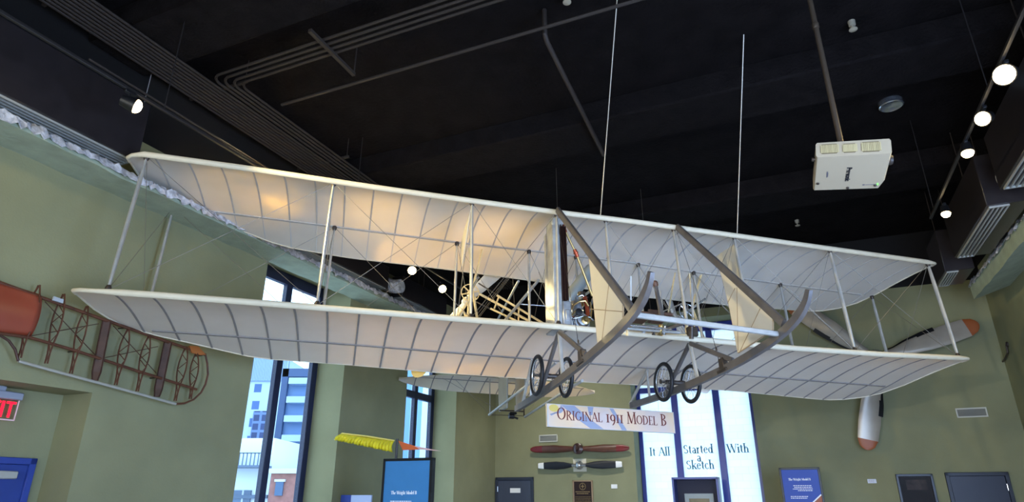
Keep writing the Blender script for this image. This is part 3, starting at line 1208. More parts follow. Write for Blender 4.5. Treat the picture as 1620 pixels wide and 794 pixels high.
m.tube([pp(902, 504, v=.22), pp(912, 503, v=.2), pp(922, 500, v=.2), pp(934, 502, v=.2), pp(938, 507, v=.22)], .012, 10)
m.tube([pp(938, 472, v=.3), pp(934, 486, v=.3), pp(932, 498, v=.3)], .012, 8, up=(1, 0, 0))
part('silver_pipe', m, M_STEEL, eng)
m = MB()
m.lathe(pp(914, 484, v=.42), (0.3, -1, .5), [(0, .05), (.02, .065), (.07, .065), (.09, .04)], 18)
part('brass_cap', m, M_BRASS, eng)
m = MB()
m.lathe(pp(926, 507, v=.2), (0, -1, 0), [(0, .05), (.02, .055), (.03, .03), (.05, .02)], 18)
part('brass_cap', m, M_BRASS, eng)
m = MB()
m.lathe(pp(921, 509, v=.24), (0, -1, 0), [(0, .08), (.015, .085), (.03, .085), (.035, .055), (.01, .05)], 24)
m.lathe(pp(920, 466, v=.6), (0, 0, 1), [(-.02, .05), (0, .055), (.03, .055), (.04, .03)], 18)
m.tube([pp(906, 480, v=.4), pp(912, 474, v=.4), pp(922, 474, v=.4), pp(930, 470, v=.4)], .012, 8)
part('magneto', m, M_FITTING, eng)
m = MB()
m.tube([pp(903, 490, v=.2), pp(908, 482, v=.2), pp(916, 477, v=.2), pp(926, 476, v=.2), pp(931, 484, v=.2)], .013, 8)
m.tube([pp(905, 498, v=.19), pp(913, 489, v=.19), pp(923, 491, v=.19)], .011, 8)
m.tube([pp(934, 478, v=.2), pp(936, 492, v=.2), pp(934, 508, v=.2)], .010, 8, up=(1, 0, 0))
part('brass_pipe', m, M_BRASS, eng)
m = MB()
A, B = pp(899, 516, v=.18), pp(906, 500, v=.18)
m.cbox(A, B + np.array([0, .08, 0]), .01)
part('oil_box', m, M_WHITE, eng)
m = MB()
m.lathe(pp(915, 494, v=.2), (0, -1, 0), [(0, .03), (.01, .045), (.03, .045), (.035, .02)], 18)
m.tube([pp(915, 494, v=.18), pp(905, 505, v=.18), pp(908, 513, v=.18)], .006, 6)
part('distributor', m, M_BLACK, eng)
m = MB()
P0, P1, P2 = pp(892, 361, v=.06), pp(911, 400, v=.16), pp(937, 468, v=.34)
m.tube([P0, P1], .014, 10, up=(1, 0, 0))
m.tube([P1, P2], .016, 10, up=(1, 0, 0))
wp_ = part('water_pipe', m, M_BRASS, bp, 'brass water pipe from radiator to engine')
m = MB()
for P, r in ((P0, .026), (P1, .026)):
    d = (P2 - P0) / np.linalg.norm(P2 - P0)
    m.lathe(P - d * .05, d, [(0, r * .8), (.01, r), (.035, r), (.04, r * 1.25), (.06, r * 1.25), (.065, r), (.1, r), (.11, r * .8)], 14)
part('copper_joint', m, M_COPPER, wp_)
m = MB()
A, B = pp(892, 482, v=1.0), pp(937, 424, v=1.0)
d = (B - A) / np.linalg.norm(B - A)
L = np.linalg.norm(B - A)
m.lathe(A, d, [(0, .02), (.0, .075), (.02, .09), (L - .02, .09), (L, .075), (L, .02)], 24)
part('fuel_tank', m, M_TANK, bp, 'grey cylindrical fuel tank')

# chain guides, sprockets and propellers
HUBS = []
for (hx, hy, tipx, tipy, lab) in ((744, 463, 655, 596, 'propeller behind the left wing'), (1087, 493, 1118, 622, 'propeller behind the right wing')):
    v = 1.72
    S = pp(hx, hy, v=v)
    v2 = 2.08
    H = np.array([S[0], v2, S[2]])
    tip = pp(tipx, tipy, v=v2)
    HUBS.append((S, H))
    m = MB()
    m.torus(S, (0, 1, 0), .135, .008, 36, 8)
    for k in range(6):
        t = PI * k / 3 + .3
        m.tube([S, S + np.array([math.cos(t) * .135, 0, math.sin(t) * .135])], .011, 6)
    m.lathe(S - np.array([0, .05, 0]), (0, 1, 0), [(0, .02), (.01, .04), (.09, .04), (.1, .02)], 16)
    sp = part('sprocket', m, M_TAN if hx < 800 else M_STEEL, bp)
    m = MB()
    m.tube([(S[0], CS - .1, S[2]), (S[0], v2 + .08, S[2])], .018, 10)
    part('propeller_shaft', m, M_STEEL, bp)
    # A-frame that carries the shaft
    m = MB()
    for du, vv in ((-.30, 1.5), (.22, 1.5)):
        m.bar((S[0] + du * .6, 1.30, -.0), (S[0], 1.55, S[2] - .02), .022, .03)
        m.bar((S[0] + du * .4, 1.30, 1.6), (S[0], 1.55, S[2] + .02), .022, .03)
    m.bar((S[0] - .02, 1.84, -.10), (S[0], 1.80, S[2] - .02), .02, .03)
    part('shaft_frame', m, M_TAN, bp)
    # blades
    d = tip - H
    R = np.linalg.norm(d)
    d /= R
    side = np.array([d[2], 0, -d[0]])
    d2 = -d
    if hx < 800:
        d2 = pp(792, 424, v=v2) - H
        d2 /= np.linalg.norm(d2)
    ax = np.array([0, 1.0, 0])
    m = MB()
    m.lathe(H - ax * .06, ax, [(0, .03), (.01, .06), (.11, .06), (.12, .03)], 18)
    pr_ = part('propeller', m, M_PROPW, bp, lab)
    for s in (1, -1):
        m = MB()
        rings = []
        for t, cw, th in ((.03, .07, .05), (.12, .13, .045), (.25, .19, .035), (.5, .23, .028), (.7, .24, .022), (.86, .24, .018), (.95, .2, .014), (.985, .12, .01), (1.0, .04, .006)):
            tw = math.radians(26 - 14 * t) * s
            cd = side * math.cos(tw) * 1.0 + ax * math.sin(tw)
            cn = np.cross(cd, d)
            c = H + (d if s > 0 else d2) * R * t
            rings.append([c + cd * cw * .5 * math.cos(q) + cn * th * .5 * math.sin(q) for q in np.linspace(0, 2 * PI, 13)[:-1]])
        m.loft(rings[:-3])
        m.k = 1
        m.loft(rings[-4:])
        part('blade', m, [M_PROPW, M_TIP if hx < 800 else M_PROPW], pr_)
# chain guide tubes on the engine side
SL = HUBS[0][0]
for (a, b, r) in (((786, 467), (862, 513), .016), ((759, 465), (843, 511), .018), ((776, 488), (822, 510), .014)):
    m = MB()
    m.tube([pp(*a, v=1.55), pp(*b, v=1.40)], r, 10)
    part('chain_tube', m, M_TAN, bp)
for (a, b) in (((757, 448), (787, 467)), ((748, 475), (777, 489))):
    A, B = pp(*a, v=1.72), pp(*b, v=1.56)
    m = MB()
    n = 16
    for i in range(n):
        p = A + (B - A) * (i / n)
        q_ = A + (B - A) * ((i + .7) / n)
        m.bar(p, q_, .012, .02)
    part('chain', m, M_FITTING, bp)
for (a, b) in (((789, 470), (782, 488)), ((821, 485), (820, 508))):
    m = MB()
    m.tube([pp(*a, v=1.5), pp(*b, v=1.5)], .012, 8, up=(1, 0, 0))
    part('chain_tube_stay', m, M_TAN, bp)
m = MB()
m.tube([pp(799, 507, v=1.3), pp(852, 443, v=1.75)], .022, 10)
part('frame_diagonal', m, M_SILVER, bp)
m = MB()
m.tube([pp(822, 481, v=1.5), pp(892, 486, v=1.5)], .008, 8)
part('control_rod', m, M_STEEL, bp)
for (a, b) in (((722, 504), (744, 473)), ((738, 504), (733, 492))):
    m = MB()
    m.tube([pp(*a, v=1.45), pp(*b, v=1.5)], .016, 8)
    part('frame_stay', m, M_TAN, bp)
for (a, b) in (((725, 495), (733, 432)), ((750, 503), (803, 438)), ((756, 505), (806, 440)), ((811, 438), (815, 505)), ((845, 505), (862, 425)), ((840, 450), (872, 500)), ((852, 430), (880, 505)), ((1040, 500), (1074, 430)),
               ((1110, 500), (1128, 440)), ((1112, 455), (1160, 500)), ((1098, 440), (1150, 490))):
    wire(pp(*a, v=1.6), pp(*b, v=1.6), .003)

# chain guide on the pilot side, seats, levers and the footboard
m = MB()
m.tube([pp(1046, 494, v=1.2), pp(1084, 478, v=1.6)], .010, 8)
m.tube([pp(1050, 505, v=1.2), pp(1082, 503, v=1.6)], .012, 8)
part('chain_tube', m, M_STEEL, bp)
m = MB()
m.tube([pp(1068, 432, v=1.25), pp(1056, 502, v=.6)], .012, 8, up=(1, 0, 0))
part('frame_stay', m, M_TAN, bp)


def lever(px0, px1, v, r, mt, knob):
    A, B = pp(*px0, v=v), pp(*px1, v=v)
    m = MB()
    m.tube([A, A + (B - A) * .6, B], [r, r * 1.2, r * 1.4], 8, up=(1, 0, 0))
    o = part('control_lever', m, mt, bp)
    if knob:
        k = MB()
        d = (A - B) / np.linalg.norm(A - B)
        k.lathe(A, d, [(-.06, r), (-.04, r * 1.5), (0, r * 1.6), (.02, r)], 10)
        part('lever_grip', k, M_LEATHER, o)
    return o


lever((998, 437), (998, 503), .1, .010, M_WHITE, False)
lever((1036, 447), (1048, 504), .05, .026, M_GREYWOOD, True)
lever((1046, 460), (1048, 490), .1, .008, M_SILVER, False)
lever((1094, 448), (1096, 503), .1, .013, M_SILVER, False)
for x0, x1, y0, y1 in ((1024, 1044, 493, 506), (992, 1016, 497, 505)):
    A, B = pp(x0, y1, v=.55), pp(x1, y0, v=.55)
    m = MB()
    pts = []
    n = 10
    w0, w1 = min(A[2], B[2]) - .02, max(A[2], B[2]) + .02
    rings = []
    for i in range(n + 1):
        t = i / n
        x = A[0] + (B[0] - A[0]) * t
        bow = .06 * (2 * t - 1) ** 2
        top = w1 - .03 * abs(2 * t - 1) ** 3
        rings.append([(x, .55 - bow, w0), (x, .575 - bow, w0), (x, .575 - bow, top), (x, .55 - bow, top)])
    m.loft(rings)
    m.cbox((A[0], .18, w0 - .03), (B[0], .56, w0 + .01), .012)
    part('seat', m, M_LEATHER, bp)
# foot board, rails and pedals in front of the seats
for (a, b, v0, v1, r, mt) in (((985, 513), (1062, 521), -.45, -.35, .014, M_STEEL), ((990, 519), (1075, 526), -.2, -.15, .022, M_SILVER),
                              ((1000, 516), (1040, 517), -.3, -.3, .020, M_ALU), ((1046, 524), (1090, 508), -.1, -.5, .022, M_GREYWOOD),
                              ((985, 527), (1086, 531), -.02, .0, .020, M_TAN)):
    m = MB()
    m.tube([pp(*a, v=v0), pp(*b, v=v1)], r, 10)
    part('foot_rail', m, mt, bp)
for x, y0, y1, r, mt in ((1046, 513, 531, .03, M_BRASS), (1036, 515, 530, .018, M_FITTING), (1052, 515, 529, .02, M_STEEL), (994, 510, 531, .014, M_TAN), (1020, 514, 526, .02, M_ALU)):
    m = MB()
    A, B = pp(x, y0, v=-.2), pp(x - 2, y1, v=-.15)
    m.lathe(A, B - A, [(0, r * .7), (.02, r), (.06, r * .8), (np.linalg.norm(B - A) - .03, r * .7), (np.linalg.norm(B - A), r * 1.3)], 12)
    part('pedal', m, mt, bp)
m = MB()
A, B = pp(984, 524, v=.02), pp(1072, 531, v=.02)
m.cbox((A[0], .02, .085), (B[0], .5, .105), .006)
part('foot_board', m, M_LEATHER, bp)
m = MB()
m.tube([pp(1094, 516, v=-.1), pp(1094, 536, v=-.05)], .028, 10, up=(1, 0, 0))
m.cbox(pp(1091, 530, v=-.08), pp(1099, 520, v=.0), .01)
part('lever_bracket', m, M_FITTING, bp)

# tail: booms, rudders, elevator, tail skid
m = MB()
m.tube([pp(774, 656, v=5.0), pp(846, 600, v=2.1), pp(880, 573, v=1.3)], .024, 10)
part('tail_boom', m, M_SILVER, bp)
m = MB()
m.tube([pp(830.5, 659, v=5.0), pp(885, 624, v=2.6), pp(921, 602, v=1.5)], .024, 10)
part('tail_boom', m, M_SILVER, bp)
for u in (-.35, .43):
    m = MB()
    m.tube([(u * 1.6, 1.9, 1.42), (u, 5.0, 1.55)], .02, 10)
    part('tail_boom', m, M_SILVER, bp)
for x, mt in ((797, M_FIN), (825, M_FABRIC)):
    B0 = pp(x, 646, v=5.0)
    u = B0[0]
    m = MB()
    poly = [(4.72, .06), (5.35, .12), (5.42, .5), (5.42, 1.3), (5.3, 1.68), (4.9, 1.72), (4.72, 1.6)]
    poly = [(v, w + B0[2] - .1) for v, w in poly]
    m.prism([(u - .012, v, w) for v, w in poly], (.024, 0, 0))
    o = part('rudder', m, mt, bp)
    k = MB()
    P = [(u, v, w) for v, w in poly]
    for i in range(len(P)):
        k.tube([P[i], P[(i + 1) % len(P)]], .014, 6)
    part('rudder_frame', k, M_SILVER, o)
# elevator
m = MB()
UC, HALF = .065, 2.09
rings = []
N = 40
for i in range(N + 1):
    s = -1 + 2 * i / N
    s = math.copysign(abs(s) ** .85, s)
    half = max(.02, (1 - max(0, (abs(s) - .35) / .65) ** 2.0) ** .7)
    v0, v1 = 5.72 - .42 * half, 5.72 + .40 * half
    u = UC + HALF * s
    lo, hi = [], []
    for t in np.linspace(0, 1, 7):
        v = v0 + (v1 - v0) * t
        w = .785 - .15 * (v - 5.3) + .03 * math.sin(PI * t)
        lo.append((u, v, w))
        hi.append((u, v, w + .022 * math.sin(PI * t) + .008))
    rings.append(lo + hi[::-1])
m.loft(rings)
elev = part('elevator', m, M_FABRIC, bp)
for i in range(11):
    s = -.84 + 1.68 * i / 10
    half = (1 - max(0, (abs(s) - .35) / .65) ** 2.0) ** .7
    v0, v1 = 5.72 - .42 * half, 5.72 + .40 * half
    u = UC + HALF * s
    m = MB()
    m.sweep([(u, v, .785 - .15 * (v - 5.3) + .03 * math.sin(PI * (v - v0) / (v1 - v0)) - .002) for v in np.linspace(v0 + .01, v1 - .01, 8)], [(-.009, -.005), (.009, -.005), (.009, .004), (-.009, .004)])
    part('rib', m, M_RIB, elev)
m = MB()
m.tube([(UC + HALF * s, 5.56, .785 - .15 * .26 + .022) for s in np.linspace(-.85, .85, 12)], .012, 6)
part('spar', m, M_RIB, elev)
m = MB()
m.tube([pp(775, 655, v=5.0), pp(775, 600, v=5.4)], .011, 8, up=(1, 0, 0))
part('elevator_post', m, M_SILVER, bp)
m = MB()
m.tube([pp(829, 658, v=5.0), pp(829, 640, v=5.1)], .014, 8, up=(1, 0, 0))
m.tube([pp(790, 649, v=4.95), pp(829, 651, v=4.95)], .014, 8)
m.tube([pp(775, 656, v=5.0), pp(830, 658, v=5.0)], .006, 8)
part('tail_cross_bar', m, M_FITTING, bp)
m = MB()
S = pp(809, 658, v=5.05)
m.lathe(S - np.array([.06, 0, 0]), (1, 0, 0), [(0, .02), (.01, .055), (.11, .055), (.12, .02)], 18)
m.cbox(S + np.array([-.04, -.05, .03]), S + np.array([.1, .05, .07]), .01)
m.tube([S + np.array([.06, 0, -.02]), S + np.array([.13, -.02, -.05])], .02, 8)
part('tail_skid', m, M_BLACK, bp)
for (a, b, va, vb) in (((775, 655), (720, 600), 5, 1.9), ((790, 649), (700, 598), 5, 5.5), ((830, 658), (870, 610), 5, 5.4), ((797, 646), (830, 600), 5, 5.4)):
    wire(pp(*a, v=va), pp(*b, v=vb), .003)
for u in (UL, URR):
    m = MB()
    vv = -.62 if u < 0 else -.56
    w0 = -.55 if u < 0 else -.47
    m.tube([(u + .01, vv, w0), (u + .01, vv + .05, w0 + .28)], .004, 6)
    m.lathe((u + .01, vv + .02, w0 + .14), (0, 0.1, 1), [(0, .004), (.01, .011), (.05, .011), (.06, .004)], 8)
    m.tube([(u + .01, vv + .05, w0 + .28), (u + .01, .0, 1.55)], .003, 5)
    part('turnbuckle_wire', m, M_FITTING, bp)

# suspension cables
for px0, px1, lab in (((950, 341), (976, 2), 'thin steel hanging cable nearest the middle of the upper wing'), ((1166, 377), (1175, 105), 'thin steel hanging cable towards the right half of the upper wing')):
    P = PO + PR @ np.array(pp(*px0, v=.06))
    A = rp(*px0, z=P[2])
    A = np.array([(P - CORNER) @ EA, (P - CORNER) @ EB, P[2]])
    Bq = rp(*px1, z=6.95)
    Bq = Bq + (Bq - A) / (Bq[2] - A[2]) * (ZC - Bq[2]) if px1[1] < 50 else Bq + (Bq - A) / (Bq[2] - A[2]) * (ZC - Bq[2])
    m = MB()
    m.tube([A, Bq], .006, 6)
    single('hanging_cable', m, mat('cable_steel', (196, 186, 170), .4, metal=.3), lab, 'cable', 'hanging cables of the biplane')

# ------------------------------------------------------------------ things in the hall
ID = Matrix.Identity(4)


def obox(m, o, ex, ey, ez):
    o, ex, ey, ez = (np.array(q, float) for q in (o, ex, ey, ez))
    return m.prism([o, o + ex, o + ex + ey, o + ey], ez)


# hanging name sign
y1 = 10.0
tl = wp(865, 638, y1)
dr = ray(1065, 652)
tr_ = CAMP + dr * ((tl[2] - CAM_Z) / dr[2])
ex = tr_ - tl
LS = np.linalg.norm(ex)
ex /= LS
ez = np.array([0, 0, 1.0])
ny = np.cross(ex, ez)          # towards the camera
bl = CAMP + ray(865, 675) * (y1 / ray(865, 675)[1])
HS = tl[2] - bl[2]
sg = thing('hanging_sign', 'long cream hanging sign reading Original 1911 Model B below the biplane', 'sign', tl - ez * HS, frame=ID)
m_sign = bpy.data.materials.new('printed_sign_face')
m_sign.use_nodes = True
nt = m_sign.node_tree
p = nt.nodes['Principled BSDF']
p.inputs['Roughness'].default_value = .5
tc = nt.nodes.new('ShaderNodeTexCoord')
nz = nt.nodes.new('ShaderNodeTexNoise')
nz.inputs['Scale'].default_value = 1.2
nt.links.new(tc.outputs['Object'], nz.inputs['Vector'])
rr = nt.nodes.new('ShaderNodeValToRGB')
rr.color_ramp.elements[0].position = .35
rr.color_ramp.elements[0].color = (*srgb((236, 206, 170)), 1)
rr.color_ramp.elements[1].position = .65
rr.color_ramp.elements[1].color = (*srgb((214, 204, 206)), 1)
nt.links.new(nz.outputs['Fac'], rr.inputs[0])
nt.links.new(rr.outputs[0], p.inputs['Base Color'])
m = MB()
obox(m, tl - ez * HS - ny * .03, ex * LS, ez * HS, ny * .03)
part('sign_panel', m, m_sign, sg, smooth=False)
m = MB()
for o_, a_, b_ in ((tl - ez * HS, ex * .02, ez * HS), (tl - ez * HS + ex * (LS - .01), ex * .012, ez * HS), (tl - ez * HS, ex * LS, ez * .008), (tl - ez * .008, ex * LS, ez * .008)):
    obox(m, o_ - ny * .035, a_, b_, ny * .042)
part('sign_edge', m, mat('sign_edge_grey', (206, 206, 204), .4), sg, smooth=False)
m_bl = mat('sign_print_blue', (156, 164, 186), .6)
m_yl = mat('sign_print_yellow', (222, 200, 110), .6)
m = MB()
O = tl - ez * HS


def sp_(x, y):
    return O + ex * LS * x + ez * HS * y + ny * .0005


for poly in (((.10, .99), (.20, .99), (.30, .5), (.42, .01), (.32, .01), (.22, .40)), ((.30, .99), (.345, .99), (.335, .62), (.31, .60)), ((.47, .97), (.50, .97), (.60, .02), (.56, .02)), ((.02, .55), (.10, .62), (.13, .80), (.10, .98), (.09, .7), (.03, .48))):
    m.prism([sp_(*q) for q in poly], ny * .001)
part('printed_swirl', m, m_bl, sg, smooth=False)
m = MB()
m.prism([sp_(.05 + .035 * math.cos(t), .82 + .16 * math.sin(t)) for t in np.linspace(0, 2 * PI, 17)[:-1]], ny * .0012)
part('printed_swirl', m, m_yl, sg, smooth=False)
m = MB()
hh = HS * .40
# old style figures drop below the line
tw = 0
test = MB()
full = text_mesh(test, 'Original 1911 Model B', (0, 0, 0), (1, 0, 0), (0, 0, 1), 1, smallcaps=True)
want = LS * .865
hh = want / full
text_mesh(m, 'Original 1911 Model B', sp_(.07, .33) + ny * .001, ex, ez, hh, smallcaps=True, bold=1.0, depth=.003)
part('lettering', m, mat('dark_red_lettering', (112, 46, 38), .6), sg, smooth=False)
m = MB()
for x in (.12, .88):
    s0 = O + ex * LS * x + ez * HS - ny * .015
    m.tube([s0, s0 + ez * (ZC - s0[2])], .0025, 5)
part('hanging_wire', m, M_WIRE, sg)

# propellers on the back wall
M_PWOOD = mat('dark_varnished_wood', (78, 42, 30), .3, vary=.35, scale=5, stretch=(1, 1, 6), spec=.6)


def flat_prop(m, c, d, n, R, widths, tips=None, twist=.5):
    """one blade: c centre, d blade direction, n wall normal, widths [(t, width, thickness)]"""
    c, d, n = (np.array(q, float) for q in (c, d, n))
    s = np.cross(d, n)
    rings = []
    for t, w, th in widths:
        tw = twist * (1 - t)
        cd = s * math.cos(tw) + n * math.sin(tw)
        cn = np.cross(cd, d)
        rings.append([c + d * R * t + cd * w * .5 * math.cos(q) + cn * th * .5 * math.sin(q) for q in np.linspace(0, 2 * PI, 15)[:-1]])
    if tips is None:
        m.loft(rings)
    else:
        m.loft(rings[:tips + 1])
        m.k = 1
        m.loft(rings[tips:])
        m.k = 0


WN = np.array([0, -1.0, 0])
w = thing('wooden_propeller', 'dark varnished wooden propeller with red tips on the back wall above the black one', 'propeller', (2.308, 0, 2.69))
WD = [(.0, .12, .1), (.1, .12, .09), (.25, .15, .07), (.5, .19, .05), (.75, .17, .035), (.88, .15, .03), (.96, .11, .022), (1.0, .05, .012)]
for s in (1, -1):
    m = MB()
    flat_prop(m, (2.308, -.11, 2.79), np.array([s, 0, -.012 * s]), WN, 1.27, WD, 4)
    part('blade', m, [M_PWOOD, mat('red_varnish', (96, 26, 30), .3, vary=.4, scale=3)], w)
m = MB()
m.lathe((2.308, 0, 2.79), (0, -1, 0), [(0, .04), (.05, .06), (.06, .13), (.17, .13), (.18, .11), (.19, .05), (.22, .04)], 24)
part('hub', m, mat('dark_wood_hub', (52, 30, 26), .25, spec=.7), w)
w = thing('black_propeller', 'black propeller with white tips and steel hub on a square plate on the back wall', 'propeller', (2.308, 0, 2.27))
BD = [(.12, .07, .07), (.2, .10, .06), (.35, .16, .05), (.55, .19, .04), (.75, .17, .03), (.86, .15, .026), (.97, .13, .02), (1.0, .11, .012)]
for s in (1, -1):
    m = MB()
    flat_prop(m, (2.308, -.10, 2.405), np.array([s, 0, .004]), WN, 1.07, BD, 5, .35)
    part('blade', m, [mat('matt_black', (20, 24, 32), .45), M_WHITE], w)
m = MB()
m.cbox((2.13, -.02, 2.26), (2.47, 0, 2.56), .005)
part('mounting_plate', m, mat('beige_plate', (196, 188, 164), .5), w)
m = MB()
m.lathe((2.308, 0, 2.405), (0, -1, 0), [(0, .08), (.04, .10), (.08, .10), (.12, .09), (.15, .06), (.18, .05), (.19, .02)], 18)
for k in range(8):
    t = 2 * PI * k / 8
    m.lathe((2.308 + .085 * math.cos(t), -.08, 2.405 + .085 * math.sin(t)), (0, -1, 0), [(0, .016), (.05, .016), (.055, .01)], 8)
m.lathe((2.13, -.10, 2.405), (1, 0, 0), [(0, .04), (.356, .04)], 12)
part('hub', m, M_STEEL, w)

# big three bladed propeller
HUB3 = rp(1386, 566, b=-.42)
w = thing('three_blade_propeller', 'huge silver three bladed propeller with orange tips on the back wall right of the wing', 'propeller', (9.18, 0, 4.3))
M_P3 = mat('worn_silver_blade', (164, 154, 140), .33, metal=.25, vary=.12, scale=2.5)
M_OR = mat('orange_tip', (146, 78, 38), .45)
M_BOOT = mat('black_boot', (16, 16, 18), .5)
B3 = [(.10, .18, .18), (.2, .20, .16), (.32, .32, .11), (.5, .41, .07), (.7, .42, .055), (.89, .38, .04), (.96, .28, .028), (.985, .18, .02), (1.0, .06, .012)]
for end in (rp(1371, 712, b=-.25), rp(1547, 513, b=-.25), None):
    if end is None:
        d = np.array([math.cos(math.radians(137)), 0, math.sin(math.radians(137))])
        R = 2.1
    else:
        d = end - HUB3
        d[1] = 0
        R = np.linalg.norm(d)
        d /= R
    m = MB()
    flat_prop(m, HUB3 + np.array([0, .1, 0]), d, WN, R, B3, 5, .5)
    b_ = part('blade', m, [M_P3, M_OR], w)
    s = np.cross(d, WN)
    m = MB()
    sd = -1
    rows = []
    for t in np.linspace(.14, .62, 9):
        wdt = interp(t, [q[0] for q in B3], [q[1] for q in B3])
        tw = .5 * (1 - t)
        cd = s * math.cos(tw) + WN * math.sin(tw)
        c = HUB3 + np.array([0, .1, 0]) + d * R * t + cd * wdt * .5 * sd
        cn = np.cross(cd, d)
        rows.append([c + cd * .06 + cn * .03, c - cd * .03 + cn * .012, c - cd * .03 - cn * .012, c + cd * .06 - cn * .03])
    m.loft(rows)
    part('deicing_boot', m, M_BOOT, b_)
m = MB()
m.lathe((HUB3[0], 0, HUB3[2]), (0, -1, 0), [(0, .13), (.2, .13), (.24, .17), (.42, .18), (.5, .14), (.54, .10), (.58, .05)], 24)
part('hub', m, M_ALU, w)

# wall vents, plaque, plates, picture case
M_VENTF = mat('pale_vent_frame', (190, 188, 176), .5)
M_VENTL = mat('vent_louvre', (140, 140, 132), .5)


def vent(a0, a1, z0, z1, label):
    t = thing('wall_vent', label, 'vent', ((a0 + a1) / 2, 0, z0), 'wall vents')
    m = MB()
    f = .025
    for p, q in (((a0, -.02, z0), (a0 + f, 0, z1)), ((a1 - f, -.02, z0), (a1, 0, z1)), ((a0, -.02, z0), (a1, 0, z0 + f)), ((a0, -.02, z1 - f), (a1, 0, z1))):
        m.cbox(p, q, .004)
    part('vent_frame', m, M_VENTF, t)
    m = MB()
    z = z0 + f + .005
    while z < z1 - f - .008:
        m.prism([(a0 + f, -.016, z), (a1 - f, -.016, z), (a1 - f, -.004, z + .014), (a0 + f, -.004, z + .014)], (0, .002, .001))
        z += .016
    m.box((a0 + f, -.003, z0 + f), (a1 - f, -.001, z1 - f))
    part('louvre', m, M_VENTL, t, smooth=False)


vent(1.24, 1.74, 2.98, 3.16, 'small white wall vent above the left end of the wooden propeller')
vent(10.33, 10.86, 3.18, 3.37, 'white wall vent high on the back wall by the right corner')
t = thing('bronze_plaque', 'dark bronze plaque with a round emblem below the black propeller', 'plaque', (2.36, 0, 1.2))
m = MB()
for p, q in (((2.10, -.03, 1.2), (2.14, 0, 2.06)), ((2.57, -.03, 1.2), (2.61, 0, 2.06)), ((2.10, -.03, 2.03), (2.61, 0, 2.06)), ((2.10, -.03, 1.2), (2.61, 0, 1.23))):
    m.cbox(p, q, .006)
part('plaque_frame', m, mat('polished_bronze', (190, 160, 130), .3, metal=.7), t)
m = MB()
m.box((2.13, -.02, 1.22), (2.58, 0, 2.04))
part('plaque_field', m, mat('dark_bronze', (48, 34, 32), .4, metal=.5), t)
M_BRZ = mat('bronze_relief', (150, 126, 88), .4, metal=.6)
m = MB()
m.torus((2.355, -.024, 1.92), (0, 1, 0), .075, .008, 24, 6)
m.prism([(2.355, -.022, 1.985), (2.37, -.022, 1.935), (2.41, -.022, 1.925), (2.37, -.022, 1.91), (2.35, -.022, 1.86), (2.345, -.022, 1.91), (2.30, -.022, 1.92), (2.343, -.022, 1.935)], (0, -.006, 0))
part('emblem', m, M_BRZ, t)
m = MB()
dashes(m, [(2.17, 2.54, 1.79, .02), (2.2, 2.5, 1.75, .02)] + [(2.16, 2.55, 1.68 - .035 * k, .01) for k in range(12)], (0, -.0201, 0), XA, XZ, .002)
part('lettering', m, M_BRZ, t, smooth=False)
m = MB()
m.cbox((3.06, -.012, 1.87), (3.21, 0, 1.965), .004)
single('wall_plate', m, M_WHITE, 'small blank white wall plate between the plaque and the tall window', 'plate')
t = thing('wall_label', 'small white text label on the back wall right of the blue panel', 'label', (8.58, 0, 1.95))
m = MB()
m.cbox((8.50, -.012, 1.95), (8.66, 0, 2.03), .003)
part('label_card', m, mat('pale_label', (206, 208, 220), .5), t)
m = MB()
dashes(m, [(8.515, 8.64, 2.005, .006), (8.515, 8.62, 1.988, .006), (8.515, 8.635, 1.97, .006)], (0, -.0121, 0), XA, XZ, .001)
part('lettering', m, mat('grey_print', (120, 120, 130), .6), t, smooth=False)
t = thing('framed_picture', 'dark framed picture under glass left of the navy door', 'picture', (9.35, 0, 1.2))
m = MB()
for p, q in (((9.02, -.05, 1.2), (9.07, 0, 2.12)), ((9.62, -.05, 1.2), (9.67, 0, 2.12)), ((9.02, -.05, 2.07), (9.67, 0, 2.12)), ((9.02, -.05, 1.2), (9.67, 0, 1.25))):
    m.cbox(p, q, .006)
part('picture_frame', m, mat('black_frame', (18, 16, 20), .35), t)
m = MB()
m.box((9.06, -.02, 1.24), (9.63, 0, 2.08))
part('picture_mount', m, mat('dark_mount', (30, 26, 31), .6), t)
m = MB()
m.box((9.18, -.022, 1.82), (9.54, -.018, 2.01))
part('picture_print', m, mat('dark_print', (30, 26, 28), .5, vary=.4, scale=8, c2=(80, 62, 54)), t)
m = MB()
m.box((9.06, -.036, 1.24), (9.63, -.033, 2.08))
part('picture_glass', m, pane_mat('picture_glass_coat', (.90, .90, .90), 0), t)

# standing graphic panels
M_PBLUE = mat('poster_blue', (58, 122, 172), .5, vary=.03)
M_PBLUE2 = mat('poster_deep_blue', (30, 66, 156), .5, vary=.03)
M_PWHITE = mat('poster_white_print', (236, 238, 240), .6)


